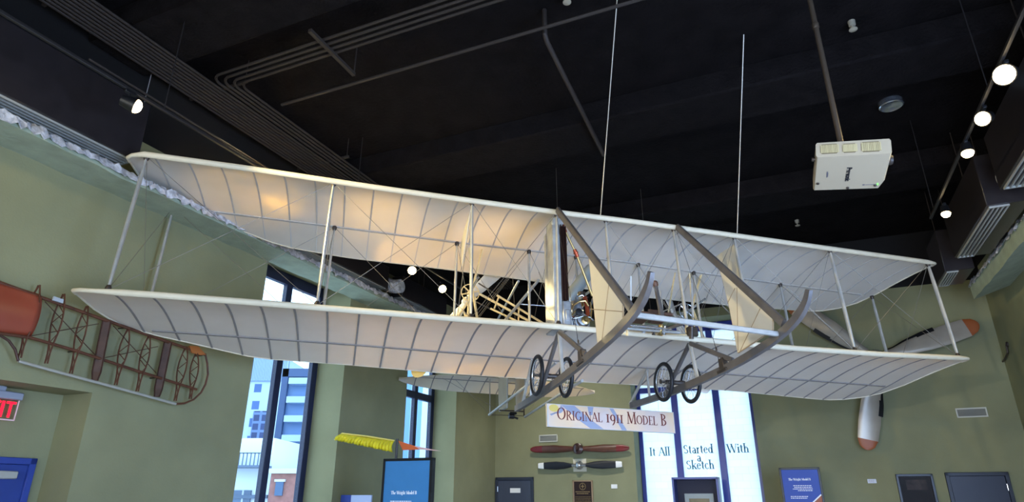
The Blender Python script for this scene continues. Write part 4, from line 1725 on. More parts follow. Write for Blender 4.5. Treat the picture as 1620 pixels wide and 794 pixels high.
def poster(name, b, xl, xr, yt, label, face, side_w, title_y, title_h, rows, extra=None):
    A, B = rp(xl, yt, b=b), rp(xr, yt, b=b)
    a0, a1, zt = A[0], B[0], (A[2] + B[2]) / 2
    t = thing(name, label, 'poster', ((a0 + a1) / 2, b, 0))
    m = MB()
    f = .04
    for p, q in (((a0, b, .25), (a0 + f, b + side_w, zt)), ((a1 - f, b, .25), (a1, b + side_w, zt)), ((a0, b, zt - f), (a1, b + side_w, zt)), ((a0, b, .25), (a1, b + side_w, .25 + f))):
        m.cbox(p, q, .004)
    part('poster_frame', m, M_BLACK, t)
    m = MB()
    m.box((a0 + f, b + .008, .25 + f), (a1 - f, b + side_w - .01, zt - f))
    part('poster_panel', m, face, t, smooth=False)
    m = MB()
    for s in (a0 + .1, a1 - .16):
        m.cbox((s, b - .3, 0), (s + .06, b + side_w, .03), .005)
        m.cbox((s, b + .02, 0), (s + .06, b + side_w, .3), .005)
    part('poster_foot', m, M_BLACK, t)
    m = MB()
    tx = a0 + (a1 - a0) * .2
    tst = MB()
    full = text_mesh(tst, 'The Wright Model B', (0, 0, 0), XA, XZ, 1, .95)
    text_mesh(m, 'The Wright Model B', (tx, b + .0075, zt - title_y), XA, XZ, (a1 - a0) * title_h / full, .95, bold=1.5, depth=.002)
    dashes(m, [(tx + x0 * (a1 - a0), tx + x1 * (a1 - a0), zt - y, .012) for x0, x1, y in rows], (0, b + .0075, 0), XA, XZ, .0015)
    part('lettering', m, M_PWHITE, t, smooth=False)
    if extra:
        extra(t, a0, a1, zt, b, f)
    return t, a0, a1, zt


pt, pa0, pa1, pzt = poster('standing_poster', -7.3, 606.5, 684, 724.5, 'tall light blue standing poster in front of the second window', M_PBLUE, .10, .50, .52,
                           [(0, .42, .60), (0, .42, .645), (0, .41, .69), (0, .40, .735)])


def photo_corner(t, a0, a1, zt, b, f):
    m = MB()
    m.prism([(a1 - f, b + .0075, zt - .50), (a1 - f - .26, b + .0075, zt - .72), (a1 - f, b + .0075, zt - .95)], (0, -.001, 0))
    part('poster_photo', m, mat('poster_photo_brown', (160, 92, 66), .6, vary=.2), t, smooth=False)
    m = MB()
    m.bar((a1 - f - .002, b + .007, zt - .49), (a1 - f - .27, b + .007, zt - .715), .004, .022)
    part('poster_photo_edge', m, M_PWHITE, t, smooth=False)


poster('standing_poster', -1.6, 1231.5, 1296, 739.5, 'deep blue standing poster with a brown corner photo, right of the tall window', M_PBLUE2, .05, .235, .55,
       [(.1, .55, .335), (.12, .55, .365), (.08, .56, .395), (.2, .56, .425), (0, .42, .53), (0, .40, .56)], photo_corner)
# low graphic panel at the pilaster
A, B = rp(540, 783, b=-6.3), rp(588, 781.5, b=-6.3)
t = thing('graphic_panel', 'low pale graphic panel with dark blue corner, left of the light blue poster', 'panel', ((A[0] + B[0]) / 2, -6.3, 0))
sh_ = max(0, .06 - A[0])
a0, a1, zt = A[0] + sh_, B[0] + sh_, A[2]
m = MB()
m.cbox((a0, -6.3, .9), (a1, -6.27, zt), .003)
part('panel_board', m, mat('pale_blue_print', (176, 188, 222), .6), t)
m = MB()
m.box((a0, -6.304, zt - .17), (a0 + (a1 - a0) * .33, -6.3, zt))
m.box((a0, -6.304, .9), (a0 + (a1 - a0) * .56, -6.3, zt - .17))
part('panel_print', m, mat('royal_blue_print', (40, 62, 140), .6), t, smooth=False)
m = MB()
for s in (a0 + .05, a1 - .1):
    m.cbox((s, -6.27, 0), (s + .05, -6.23, zt - .1), .004)
    m.cbox((s, -6.45, 0), (s + .05, -6.05, .03), .004)
part('panel_leg', m, M_BLACK, t)

# yellow kite wing with its orange streamer on a post
b_ = -7.05
PTOP = rp(628.5, 694, b=b_)
t = thing('wing_sample', 'yellow pleated cloth wing sample with an orange pennant on a grey post behind the poster', 'model', (PTOP[0], b_, 0))
m = MB()
m.tube([(PTOP[0], b_, 0), (PTOP[0], b_, PTOP[2])], .022, 12, up=(1, 0, 0))
m.lathe((PTOP[0], b_, 0), (0, 0, 1), [(0, .12), (.02, .12), (.03, .05), (.05, .03)], 20)
part('post', m, mat('dark_grey_post', (58, 54, 52), .5), t)
m = MB()
NPL = 60
P0, P1 = rp(541, 685.5, b=b_), rp(624, 697, b=b_)
Q0, Q1 = rp(529, 696, b=b_ - .06), rp(620, 715, b=b_ - .06)
rows = []
for i in range(NPL + 1):
    s = i / NPL
    top = P0 + (P1 - P0) * s
    bot = Q0 + (Q1 - Q0) * s
    bot = bot + np.array([0, .022 * math.sin(i * 1.9), .008 * math.sin(i * 2.6)])
    row = []
    for k in range(6):
        r = k / 5
        row.append(top * (1 - r) + bot * r + np.array([0, -.05 * math.sin(PI * r) + .012 * math.sin(i * 1.9) * r, 0]))
    rows.append(row)
m.grid(rows)
o_ = part('wing_cloth', m, mat('yellow_cloth', (214, 196, 30), .7, vary=.18, scale=9), t)
sol = o_.modifiers.new('thickness', 'SOLIDIFY')
sol.thickness = .004
m = MB()
m.tube([Q0, P0, P0 + (P1 - P0) * .5 + np.array([0, 0, .01]), P1], .012, 8)
part('wing_spar', m, mat('pale_yellow_edge', (226, 206, 110), .6), t)
m = MB()
A0, A1, A2, A3 = rp(630, 697, b=b_), rp(637, 712, b=b_), rp(664, 711, b=b_), rp(698, 713.5, b=b_)
A4 = rp(655, 705, b=b_)
m.prism([A0, A1, A2, A4], (0, .006, 0))
m.k = 1
m.prism([A4, A2, A3], (0, .006, 0))
part('pennant', m, [mat('orange_cloth', (206, 96, 46), .7), mat('pale_pink_cloth', (214, 168, 160), .7)], t, smooth=False)

# display case in front of the tall window
b_ = -.9
A, B = rp(1062, 755, b=b_), rp(1135, 754.5, b=b_)
a0, a1, zt = A[0], B[0], A[2]
t = thing('display_case', 'blue edged glass display case with a matted drawing in front of the tall window', 'display case', ((a0 + a1) / 2, b_, 0))
m = MB()
f = .045
M_CASE = mat('blue_grey_case', (74, 84, 140), .35)
for p, q in (((a0, b_, .2), (a0 + f, b_ + .4, zt)), ((a1 - f, b_, .2), (a1, b_ + .4, zt)), ((a0, b_, zt - f), (a1, b_ + .4, zt)), ((a0, b_, .2), (a1, b_ + .4, .25))):
    m.cbox(p, q, .006)
m.cbox((a0 + .02, b_ + .02, 0), (a1 - .02, b_ + .38, .2), .006)
part('case_frame', m, M_CASE, t)
m = MB()
m.box((a0 + f, b_ + .36, .25), (a1 - f, b_ + .39, zt - f))
part('case_back', m, mat('case_back_dark', (36, 30, 52), .5), t)
ma0, ma1 = a0 + (a1 - a0) * .20, a0 + (a1 - a0) * .83
m = MB()
m.box((ma0, b_ + .33, .6), (ma1, b_ + .36, zt - .33))
part('drawing_mount', m, mat('cream_mount', (206, 204, 190), .6), t)
m = MB()
m.box((ma0 + .09, b_ + .326, .7), (ma1 - .09, b_ + .331, zt - .43))
part('drawing', m, mat('old_paper', (168, 146, 106), .6, vary=.2, scale=6), t)
m = MB()
m.box((a0 + f, b_ + .01, .25), (a1 - f, b_ + .016, zt - f))
part('case_glass', m, pane_mat('case_glass_coat', (.90, .92, .94), 0), t)

# bare wing skeleton hung on the left wall
SKA = .14


def ws(px, py, a=SKA):
    return rp(px, py, a=a)


t = thing('wing_skeleton', 'bare rust brown wing skeleton with a red covered end hung on the left wall', 'wing', tuple(rp(160, 640, a=0) * np.array([0, 1, 1])))
M_RUST = mat('rusty_brown_frame', (84, 48, 30), .55, vary=.3, scale=10)
M_RUSTD = mat('dark_rust_frame', (62, 36, 24), .55, vary=.3, scale=10)
M_RED = mat('red_doped_cover', (138, 62, 42), .32, vary=.18, scale=3, spec=.6)
UPX = (1, 0, 0)


def line(name, pts, r, mt, n=8):
    m = MB()
    m.tube(pts, r, n, up=UPX)
    return part(name, m, mt, t)


line('front_spar', [ws(-55, 425), ws(0, 447), ws(64, 470), ws(200, 518), ws(325, 561)], .019, M_RUST)
line('rear_spar', [ws(-55, 517), ws(0, 527), ws(48, 534), ws(121, 555), ws(215, 586), ws(311, 616)], .017, M_RUST)
line('trailing_rail', [ws(29, 571), ws(90, 588), ws(180, 612), ws(278, 639)], .016, mat('silver_rail', (176, 174, 164), .4, metal=.4))
line('tip_bow', [ws(325, 561), ws(328, 575), ws(329, 592), ws(325, 608), ws(318, 621), ws(306, 632), ws(292, 638), ws(278, 639)], .013, M_RUST)
line('root_bow', [ws(-30, 527), ws(0, 530), ws(14, 539), ws(24, 553), ws(29, 571)], .014, M_RUSTD)
for (x0, y0, x1, y1, solid) in ((62, 451, 31, 566, 0), (101, 465, 73, 575, 0), (138, 484, 112, 591, 0), (169, 508, 150, 602, 1), (203, 520, 183, 609, 0), (236, 531, 217, 619, 0), (266, 541, 248, 628, 1), (295, 548, 277, 634, 0), (311, 558, 301, 631, 0)):
    A, B = ws(x0, y0), ws(x1, y1)
    m = MB()
    n = 7
    prevs = None
    hw = .045
    for i in range(n + 1):
        s = i / n
        c = A + (B - A) * s
        h = .03 if solid else hw * (math.sin(PI * min(1, s * 1.25 + .05)) if s < .78 else .25 * (1 - s) / .22) + .006
        p = (c + np.array([h, 0, 0]), c - np.array([h, 0, 0]))
        off = np.array([0, (.030 if solid else .022 * math.sin(PI * min(1, s * 1.1))) if s < .95 else .01, 0])
        p = (p[0] + off, p[1] - off)
        if prevs is not None:
            m.bar(prevs[0], p[0], .012, .012, up=UPX)
            m.bar(prevs[1], p[1], .012, .012, up=UPX)
            if not solid:
                m.bar(prevs[0], p[1], .007, .007, up=UPX) if i % 2 else m.bar(prevs[1], p[0], .007, .007, up=UPX)
            else:
                m.add([prevs[0], prevs[1], p[1], p[0]], [(0, 1, 2, 3)])
        prevs = p
    part('rib', m, M_RUSTD if solid else M_RUST, t)
for (x0, y0, x1, y1) in ((71, 477, 151, 562), (50, 531, 156, 512), (179, 515, 247, 590), (160, 567, 250, 548)):
    line('brace_wire', [ws(x0, y0), ws(x1, y1)], .005, M_RUSTD, 5)
m = MB()
rows = []
for i in range(13):
    s = i / 12
    A = np.array(ws(-60 + (65 + 60) * s, interp(s, [0, .5, 1], [424, 446, 466])))
    B = np.array(ws(-62 + (49 + 62) * s, interp(s, [0, .55, 1], [516, 528, 532])))
    row = []
    for k in range(10):
        r = k / 9
        c = A + (B - A) * r
        row.append(c + np.array([.07 * math.sin(PI * r) ** .7, 0, 0]))
    rows.append(row)
m.grid(rows)
o_ = part('red_cover', m, M_RED, t)
sol = o_.modifiers.new('thickness', 'SOLIDIFY')
sol.thickness = .006
m = MB()
m.prism([ws(298, 547), ws(312, 548), ws(324, 561), ws(316, 562), ws(302, 558)], (.02, 0, 0))
part('tip_cover', m, mat('orange_brown_cover', (156, 92, 44), .5), t)
m = MB()
m.prism([ws(84, 469, .17), ws(99, 474, .17), ws(98, 480, .17), ws(82, 475, .17)], (.02, 0, 0))
part('wing_tag', m, mat('pale_tag', (170, 176, 182), .5), t)
m = MB()
for x, y in ((64, 470), (200, 518), (121, 555), (250, 597), (320, 562)):
    P = ws(x, y)
    m.tube([(0, P[1], P[2]), P], .008, 6)
part('wall_hook', m, M_FITTING, t)

# exit sign in the alcove
t = thing('exit_sign', 'red lit exit sign under a grey housing in the left wall alcove', 'sign', (-.42, -11.55, 2.44))
m = MB()
m.cbox((-.46, -11.80, 2.67), (-.38, -11.385, 2.75), .01)
m.cbox((-.43, -11.64, 2.74), (-.41, -11.56, 2.8), .005)
part('sign_housing', m, mat('grey_sign_housing', (140, 144, 158), .4), t)
m = MB()
m.box((-.424, -11.79, 2.46), (-.416, -11.40, 2.67))
part('acrylic_panel', m, pane_mat('clear_acrylic', (.95, .93, .93), .06), t, smooth=False)
m = MB()
m_exit = mat('exit_red', (255, 22, 48), .4, emit=(255, 20, 50), estr=1.5)
ez0, eh, ey0, lw = 2.485, .165, -11.775, .024


def eb_(y0, z0, y1, z1, w=lw):
    d = np.array([0, y1 - y0, z1 - z0], float)
    d /= np.linalg.norm(d)
    n = np.array([0, -d[2], d[1]]) * w / 2
    A_, B_ = np.array([-.415, y0, z0]), np.array([-.415, y1, z1])
    m.prism([A_ - n, B_ - n, B_ + n, A_ + n], (.005, 0, 0))


y = ey0
for z in (ez0 + lw / 2, ez0 + eh / 2, ez0 + eh - lw / 2):
    eb_(y, z, y + .075, z)
eb_(y + lw / 2, ez0, y + lw / 2, ez0 + eh)
y += .10
eb_(y, ez0, y + .09, ez0 + eh, .028)
eb_(y, ez0 + eh, y + .09, ez0, .028)
y += .125
eb_(y, ez0, y, ez0 + eh, .028)
y += .03
eb_(y, ez0 + eh - lw / 2, y + .095, ez0 + eh - lw / 2)
eb_(y + .048, ez0, y + .048, ez0 + eh)
part('exit_letters', m, m_exit, t, smooth=False)
m = MB()
for p, q in (((-.422, -11.79, 2.455), (-.412, -11.40, 2.467)), ((-.422, -11.407, 2.455), (-.412, -11.398, 2.67))):
    m.box(p, q)
part('acrylic_edge', m, mat('lit_acrylic_edge', (240, 200, 205), .3), t, smooth=False)

# projector on its pole
ZB = 4.67
BL, BR = rp(1291, 249, z=ZB), rp(1396, 244, z=ZB)
PWD, PH, PD = .62, .165, .58


def _rdir(px, py):
    d_ = ray(px, py)
    d_ = np.array([d_ @ EA, d_ @ EB, d_[2]])
    return d_ / np.linalg.norm(d_)


e2 = _rdir(1227, 950)
e1 = -_rdir(-1592, 400)
e1 -= e2 * (e1 @ e2)
e1 /= np.linalg.norm(e1)
t = thing('projector', 'white ceiling projector with three vents hanging from a pole', 'projector', tuple((BL + BR) / 2 + e2 * PD / 2))
m = MB()
ez_ = np.cross(e1, e2)


def pj(x, y, z):
    return BL + e1 * x * PWD + e2 * y + ez_ * z


M_PROJ = mat('ivory_projector_case', (158, 144, 120), .4)
ch = .02
m.loft([[pj(.0, 0, ch), pj(.02, 0, 0), pj(.98, 0, 0), pj(1, 0, ch), pj(1, 0, PH - ch), pj(.98, 0, PH), pj(.02, 0, PH), pj(0, 0, PH - ch)],
        [pj(.0, PD * .8, ch), pj(.02, PD * .8, 0), pj(.98, PD * .8, 0), pj(1, PD * .8, ch), pj(1, PD * .8, PH - ch), pj(.98, PD * .8, PH), pj(.02, PD * .8, PH), pj(0, PD * .8, PH - ch)],
        [pj(.0, PD, ch), pj(.02, PD, 0), pj(.93, PD, 0), pj(.95, PD, ch), pj(.95, PD, PH - ch), pj(.93, PD, PH), pj(.02, PD, PH), pj(0, PD, PH - ch)]])
part('projector_body', m, M_PROJ, t)
for x0, x1, w0, w1 in ((.062, .305, .20, .86), (.36, .55, .20, .82), (.61, .86, .18, .86)):
    m = MB()
    c = .022
    dx = (x1 - x0)
    P = lambda x, z: pj(x, -.003, z * PH)
    m.prism([P(x0 + c, w0), P(x1 - c, w0), P(x1, w0 + .12), P(x1, w1 - .12), P(x1 - c, w1), P(x0 + c, w1), P(x0, w1 - .12), P(x0, w0 + .12)], e2 * .004)
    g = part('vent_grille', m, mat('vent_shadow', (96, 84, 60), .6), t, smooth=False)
    k = MB()
    n = 22
    for i in range(n):
        x = x0 + dx * (i + .5) / n
        zz0, zz1 = (w0 + .06, w1 - .06)
        wv = .0045 if i % 7 else .009
        obox(k, pj(x, -.006, zz0 * PH), e1 * wv, e2 * .004, ez_ * (zz1 - zz0) * PH)
    part('vent_slat', k, mat('vent_slat_tan', (176, 160, 118), .5), g, smooth=False)
# brand lettering on the underside reads from front to back
f_ = bpy.data.curves.new('brand_lettering', 'FONT')
f_.body = 'Panasonic'
f_.size = .105
f_.align_x = 'CENTER'
f_.align_y = 'CENTER'
f_.offset = .003
f_.extrude = .0008
f_.size = .060
f_.materials.append(mat('black_print', (24, 24, 28), .5))
tmp_ = bpy.data.objects.new('brand_text', f_)
o = bpy.data.objects.new('brand_lettering', bpy.data.meshes.new_from_object(tmp_))
bpy.data.objects.remove(tmp_)
COL.objects.link(o)
o.parent = t
X_ = Vector((e2 * 1.0).tolist())
Z_ = Vector((-ez_).tolist())
Y_ = Z_.cross(X_)
c = pj(.475, .31, -.002) - np.array(t['_off'])
MM = Matrix.Identity(4)
for i in range(3):
    MM[i][0], MM[i][1], MM[i][2], MM[i][3] = X_[i], Y_[i], Z_[i], c[i]
o.matrix_basis = MM
m = MB()
for (x, y, w_, d_) in ((.17, .25, .012, .10), (.185, .27, .006, .07), (.70, .50, .02, .02), (.74, .505, .09, .008)):
    obox(m, pj(x, y, -.0015), e1 * w_, e2 * d_, ez_ * .002)
part('small_print', m, mat('grey_small_print', (90, 86, 92), .5), t, smooth=False)
m = MB()
obox(m, pj(.90, .49, -.002), e1 * .012, e2 * .03, ez_ * .003)
part('status_light', m, mat('green_led', (120, 220, 90), .4, emit=(90, 255, 70), estr=2), t, smooth=False)
m = MB()
for x, y in ((.06, .45), (.88, .52), (.5, .55)):
    m.lathe(pj(x, y, 0), tuple(-ez_), [(0, .014), (.01, .014), (.014, .01)], 12)
m.lathe(pj(1.0, .22, .08), tuple(e1), [(0, .045), (.02, .05), (.04, .04)], 16)
m.lathe(pj(0.0, .12, .06), tuple(-e1), [(0, .02), (.03, .02)], 12)
part('projector_foot', m, M_FITTING, t)
m = MB()
c = pj(.42, PD * .45, PH)
m.cbox(c - np.array([.15, .15, 0]), c + np.array([.15, .15, .03]), .008)
m.tube([c, c + np.array([0, 0, 2.2])], .027, 12, up=UPX)
m.tube([c + np.array([0, 0, 2.2]), np.array([c[0], c[1], ZC])], .018, 12, up=UPX)
m.lathe(c + np.array([0, 0, 1.55]), (0, 0, 1), [(0, .03), (.01, .035), (.06, .035), (.07, .03)], 14)
part('mounting_pole', m, mat('dark_bronze_pole', (82, 70, 58), .4, metal=.5), t)

# track spotlights: rows along both side walls
M_BULB = mat('hot_lamp_lens', (255, 240, 210), .3, emit=(255, 226, 170), estr=26)


M_TRACK = mat('black_track', (28, 25, 25), .5)


def rail(a, b0, b1, z, label):
    t = thing('lighting_track', label, 'lighting track', (a, (b0 + b1) / 2, z))
    m = MB()
    m.cbox((a - .018, b0, z), (a + .018, b1, z + .035), .004)
    part('track_rail', m, M_TRACK, t)
    for b in np.linspace(b0 + .3, b1 - .3, 4):
        m = MB()
        m.tube([(a, b, z + .03), (a, b, ZC)], .006, 8, up=UPX)
        part('track_rod', m, M_TRACK, t)


rail(1.40, -15.5, -4.6, 5.66, 'black lighting track hanging along the left wall')
rail(9.66, -15.5, -5.0, 5.66, 'black lighting track hanging along the right wall')


def spot(c, aim, label, group, power, angle, r=.075):
    c = np.array(c, float)
    d = np.array(aim, float) - c
    d /= np.linalg.norm(d)
    t = thing('track_spotlight', label, 'spotlight', tuple(c + np.array([0, 0, .15])), group)
    m = MB()
    m.lathe(c - d * .15, d, [(0, .02), (.01, r * .8), (.10, r), (.149, r + .012), (.151, r + .012), (.151, r), (.142, r)], 20)
    part('lamp_can', m, M_BLACK, t)
    m = MB()
    m.lathe(c - d * .012, d, [(0, r * .6), (.004, r), (.022, r * .98), (.045, r * .8), (.06, r * .5), (.066, r * .1)], 20)
    part('lamp_lens', m, M_BULB, t)
    m = MB()
    b0 = c - d * .08
    m.tube([b0, np.array([b0[0], b0[1], 5.66])], .009, 8, up=UPX)
    m.cbox((b0[0] - .02, b0[1] - .06, 5.625), (b0[0] + .02, b0[1] + .06, 5.662), .004)
    part('lamp_stem', m, M_BLACK, t)
    W = room(*(c + d * .12))
    lamp('spotlight_beam', 'SPOT', W, room(*aim), power, WARM, .05, angle=angle, blend=.9)


GL = 'spotlights on the left track'
GR = 'spotlights on the right track'
spot((1.457, -12.11, 5.5), (2.6, -10.75, 5.0), 'bright track spotlight above the left tip of the upper wing', GL, 800, 64)
spot((1.40, -14.3, 5.5), (0.0, -11.6, 3.9), 'added track spotlight beyond the left edge warming the left wall', GL, 70, 95)  # out of view, added to warm the left wall
spot((1.349, -6.53, 5.5), (2.6, -8.3, 3.5), 'left track spotlight glowing under the upper wing, nearer of the two', GL, 420, 56)
spot((1.318, -5.36, 5.5), (3.7, -7.4, 3.5), 'left track spotlight glowing under the upper wing, farther of the two', GL, 620, 46)
spot((1.30, -10.12, 5.62), (1.44, -9.92, 5.2), 'track spotlight hidden above the left half of the upper wing', GL, 900, 90)
spot((1.45, -8.35, 5.62), (2.3, -8.05, 5.2), 'track spotlight hidden above the upper wing trailing edge', GL, 650, 85)
spot((9.64, -9.13, 5.5), (8.3, -10.6, 4.6), 'biggest and nearest glowing spotlight of the right track, top right', GR, 90, 110, .095)
spot((9.63, -8.30, 5.5), (8.0, -10.0, 4.4), 'second glowing spotlight of the right track below the top right one', GR, 70, 100)
spot((9.64, -7.50, 5.5), (9.55, -7.75, 4.4), 'third glowing spotlight of the right track above the black duct', GR, 90, 150, .065)
spot((9.73, -5.57, 5.5), (9.62, -5.9, 4.4), 'last glowing spotlight of the right track just above the duct grille', GR, 80, 150, .06)

# conduits under the ceiling
ZP = 6.86
a0 = rp(66, 0, z=ZP)[0]
a1 = rp(146, 0, z=ZP)[0]
for k in range(9):
    m = MB()
    a = a0 + (a1 - a0) * k / 8
    m.tube([(a, -19.5, ZP), (a, -1.0, ZP)], .018, 8)
    single('conduit', m, M_CONDUIT, 'straight dark conduit in the wide bundle running along the ceiling', 'conduit', 'straight conduits along the ceiling')
for k, b in enumerate((-12.6, -10.6, -8.4, -5.5)):
    m = MB()
    m.cbox((a0 - .12, b - .02, ZP + .02), (a1 + .42, b + .02, ZP + .06), .004)
    m.tube([(a0 - .08, b, ZP + .05), (a0 - .08, b, ZC)], .006, 6, up=UPX)
    m.tube([(a1 + .38, b, ZP + .05), (a1 + .38, b, ZC)], .006, 6, up=UPX)
    single('conduit_hanger', m, M_CONDUIT, 'dark strut hanger carrying the wide conduit bundle', 'hanger', 'hangers under the conduit bundle')
bend0 = rp(352, 124, z=ZP)
for k, (nm, lb) in enumerate((('outermost', 0), ('second', 1), ('third', 2), ('innermost', 3))):
    a = a1 + .085 + .075 * k
    b = bend0[1] - .08 + .085 * k
    rad = .16
    pts = [(a, -1.0, ZP), (a, b + rad, ZP)] + [(a + rad - rad * math.cos(t_), b + rad - rad * math.sin(t_), ZP) for t_ in np.linspace(.2, PI / 2, 6)] + [(10.9, b, ZP)]
    m = MB()
    m.tube(pts, .018, 8)
    single('bent_conduit', m, M_CONDUIT, 'conduit turning a right angle off the ceiling bundle, %s of the four bends' % nm, 'conduit', 'bent conduits off the ceiling bundle')
m = MB()
q = rp(540, 138, z=6.86)
m.tube([(a1 + .5, q[1], 6.86), (10.9, q[1], 6.86)], .022, 8)
single('cross_conduit', m, M_CONDUIT, 'single dark conduit crossing the ceiling beyond the bent conduits', 'conduit')
m = MB()
q0, q1 = rp(850, 40, z=6.82), rp(955, 245, z=6.82)
m.tube([(q0[0], q0[1] + .25, ZC), (q0[0], q0[1] + .25, 6.88), (q0[0], q0[1] + .33, 6.82), (q1[0], q1[1], 6.82)], .032, 10, up=UPX)
single('ceiling_pipe', m, M_CONDUIT, 'thicker dark pipe slanting down the ceiling left of the hanging cable', 'pipe')
m = MB()
q0, q1 = rp(490, 48, z=6.79), rp(560, 118, z=6.79)
m.bar(q0, q1, .045, .045)
m.tube([q1, (q1[0], q1[1], ZC)], .008, 6, up=UPX)
single('strut_channel', m, M_CONDUIT, 'short dark strut channel crossing the bent conduits', 'strut')
# slim conduits high along the left wall above the ledge
for k in range(1):
    m = MB()
    q0, q1 = rp(270, 172, z=6.0), rp(415, 262, z=6.0)
    m.tube([(q0[0], q0[1] - 1.0, 6.0), (q1[0], q1[1] + .6, 6.0)], .014, 8)
    single('slim_conduit', m, M_CONDUIT, 'slim conduit beside the lit spotlight on the left', 'conduit')
# duct boxes with slot grilles


def duct(side, b0, b1, ga0, ga1, z, label, group, ztop=6.25):
    wall = 0.02 if side < 0 else AR - .02
    inner = ga1 + .04 if side < 0 else ga0 - .04
    t = thing('slot_diffuser', label, 'air diffuser', ((ga0 + ga1) / 2, (b0 + b1) / 2, z), group)
    lo, hi = (ga0 - .05, inner) if side < 0 else (inner, ga1 + .25)
    m = MB()
    m.cbox((lo, b0 - .05, z + .012), (hi, b1 + .05, ztop), .01)
    part('duct_box', m, M_BLACKBOX, t)
    m = MB()
    n = 5
    wd = (ga1 - ga0)
    for i in range(n):
        x = ga0 + wd * i / (n - 1)
        m.cbox((x - .010, b0, z - .012), (x + .010, b1, z + .014), .003)
    for b in (b0, b1):
        m.cbox((ga0 - .01, b - .012, z - .012), (ga1 + .01, b + .012, z + .014), .003)
    part('grille', m, M_GRILLE, t)
    m = MB()
    for x in (.25, .75):
        m.tube([(lo + (hi - lo) * x, (b0 + b1) / 2, ztop - .02), (lo + (hi - lo) * x, (b0 + b1) / 2, ZC)], .008, 6, up=UPX)
    part('hanger_rod', m, M_CONDUIT, t)
    return t


GD = 'slot diffusers along the side walls'
duct(-1, -15.5, -11.38, .20, .45, 5.45, 'black slot diffuser above the left wall at the left edge', GD)
duct(-1, -8.35, -5.95, .18, .38, 5.45, 'slot diffuser above the left window, seen between the wings', GD, 5.9)
duct(-1, -5.33, -3.6, .18, .36, 5.45, 'farther slot diffuser on the left wall, seen between the wings', GD, 5.9)
duct(1, -9.6, -6.33, 10.25, 10.50, 5.45, 'black duct box with slot grille at the right edge of the ceiling', GD)
duct(1, -5.70, -3.55, 10.22, 10.44, 5.45, 'middle black duct box with slot grille above the right wall ledge', GD)
duct(1, -2.72, -1.85, 10.20, 10.36, 5.45, 'farthest small black duct box with slot grille near the right corner', GD)


def flex(p, q, r, label):
    m = MB()
    p, q = np.array(p, float), np.array(q, float)
    n = 24
    pts = [p + (q - p) * i / n + np.array([0, 0, -.05 * math.sin(PI * i / n)]) for i in range(n + 1)]
    m.tube(pts, [r * (1 + .07 * (i % 2)) for i in range(n + 1)], 14)
    single('flexible_duct', m, M_FOIL, label, 'duct', 'silver flexible ducts')


flex((AR - .1, -6.05, 5.84), (10.3, -6.1, 5.74), .11, 'silver flexible duct between the two near black boxes on the right')
flex((AR - .1, -3.2, 5.84), (10.45, -3.25, 5.74), .10, 'silver flexible duct between the middle and far black boxes on the right')
flex((.1, -5.65, 5.72), (.55, -5.64, 5.58), .13, 'grey flexible duct between the two left slot diffusers')

# ceiling fittings
t = thing('recessed_downlight', 'unlit chrome recessed downlight in the ceiling right of the projector pole', 'downlight', tuple(rp(1410, 168, z=7.17)))
c = rp(1410, 168, z=7.17)
m = MB()
m.lathe(c, (0, 0, 1), [(0, .135), (-.008, .15), (0, .165), (.08, .165), (.08, .13), (.06, .06), (.055, .02)], 32)
part('chrome_reflector', m, mat('chrome_reflector', (200, 206, 214), .18, metal=.9), t)
for px, py, lab in ((897, 4, 'small chrome sprinkler head at the top edge of the photo, middle'), (1262, 357, 'pale ceiling sensor just above the right half of the upper wing'),
                    (737, 268, 'small pale sprinkler head above the middle of the upper wing'), (1350, 47, 'small grey sprinkler head right of the projector pole')):
    c = rp(px, py, z=7.12)
    t = thing('sprinkler_head', lab, 'sprinkler', tuple(c), 'sprinkler heads')
    m = MB()
    m.lathe(c, (0, 0, 1), [(-.01, .02), (0, .05), (.01, .05), (.015, .012), (.06, .012), (.065, .04), (.14, .045)], 14)
    part('sprinkler_body', m, mat('dull_chrome', (170, 160, 140), .4, metal=.4), t)
# small junction box near the left spotlight
m = MB()
c = rp(213, 224, z=5.9)
m.cbox(c - np.array([.05, .04, .05]), c + np.array([.05, .04, .07]), .006)
m.tube([c + np.array([0, 0, .06]), np.array([c[0], c[1], ZC])], .006, 6, up=UPX)
single('junction_box', m, mat('grey_box', (130, 124, 124), .5), 'small grey box hanging below the left spotlight', 'box')
# round wall fitting on the right wall
m = MB()
c = rp(1596, 558, a=AR)
m.tube([c + np.array([-.02, .5, -.1]), c + np.array([-.04, .1, -.06]), c + np.array([-.03, -.05, .0]), c + np.array([-.03, -.1, .15])], .018, 8)
m.lathe(c + np.array([0, -.1, .15]), (-1, 0, 0), [(0, .05), (.03, .05), (.04, .03)], 12)
single('wall_conduit', m, M_FITTING, 'short dark bent pipe fixed on the right wall beside the wing tip', 'pipe')

# ------------------------------------------------------------------ town outside the left windows
m = MB()
m.box((-260, 30, -14), (260, 400, -13.5))
single('city_ground', m, mat('street_grey', (120, 124, 130), .8), kind='structure', frame=ID)


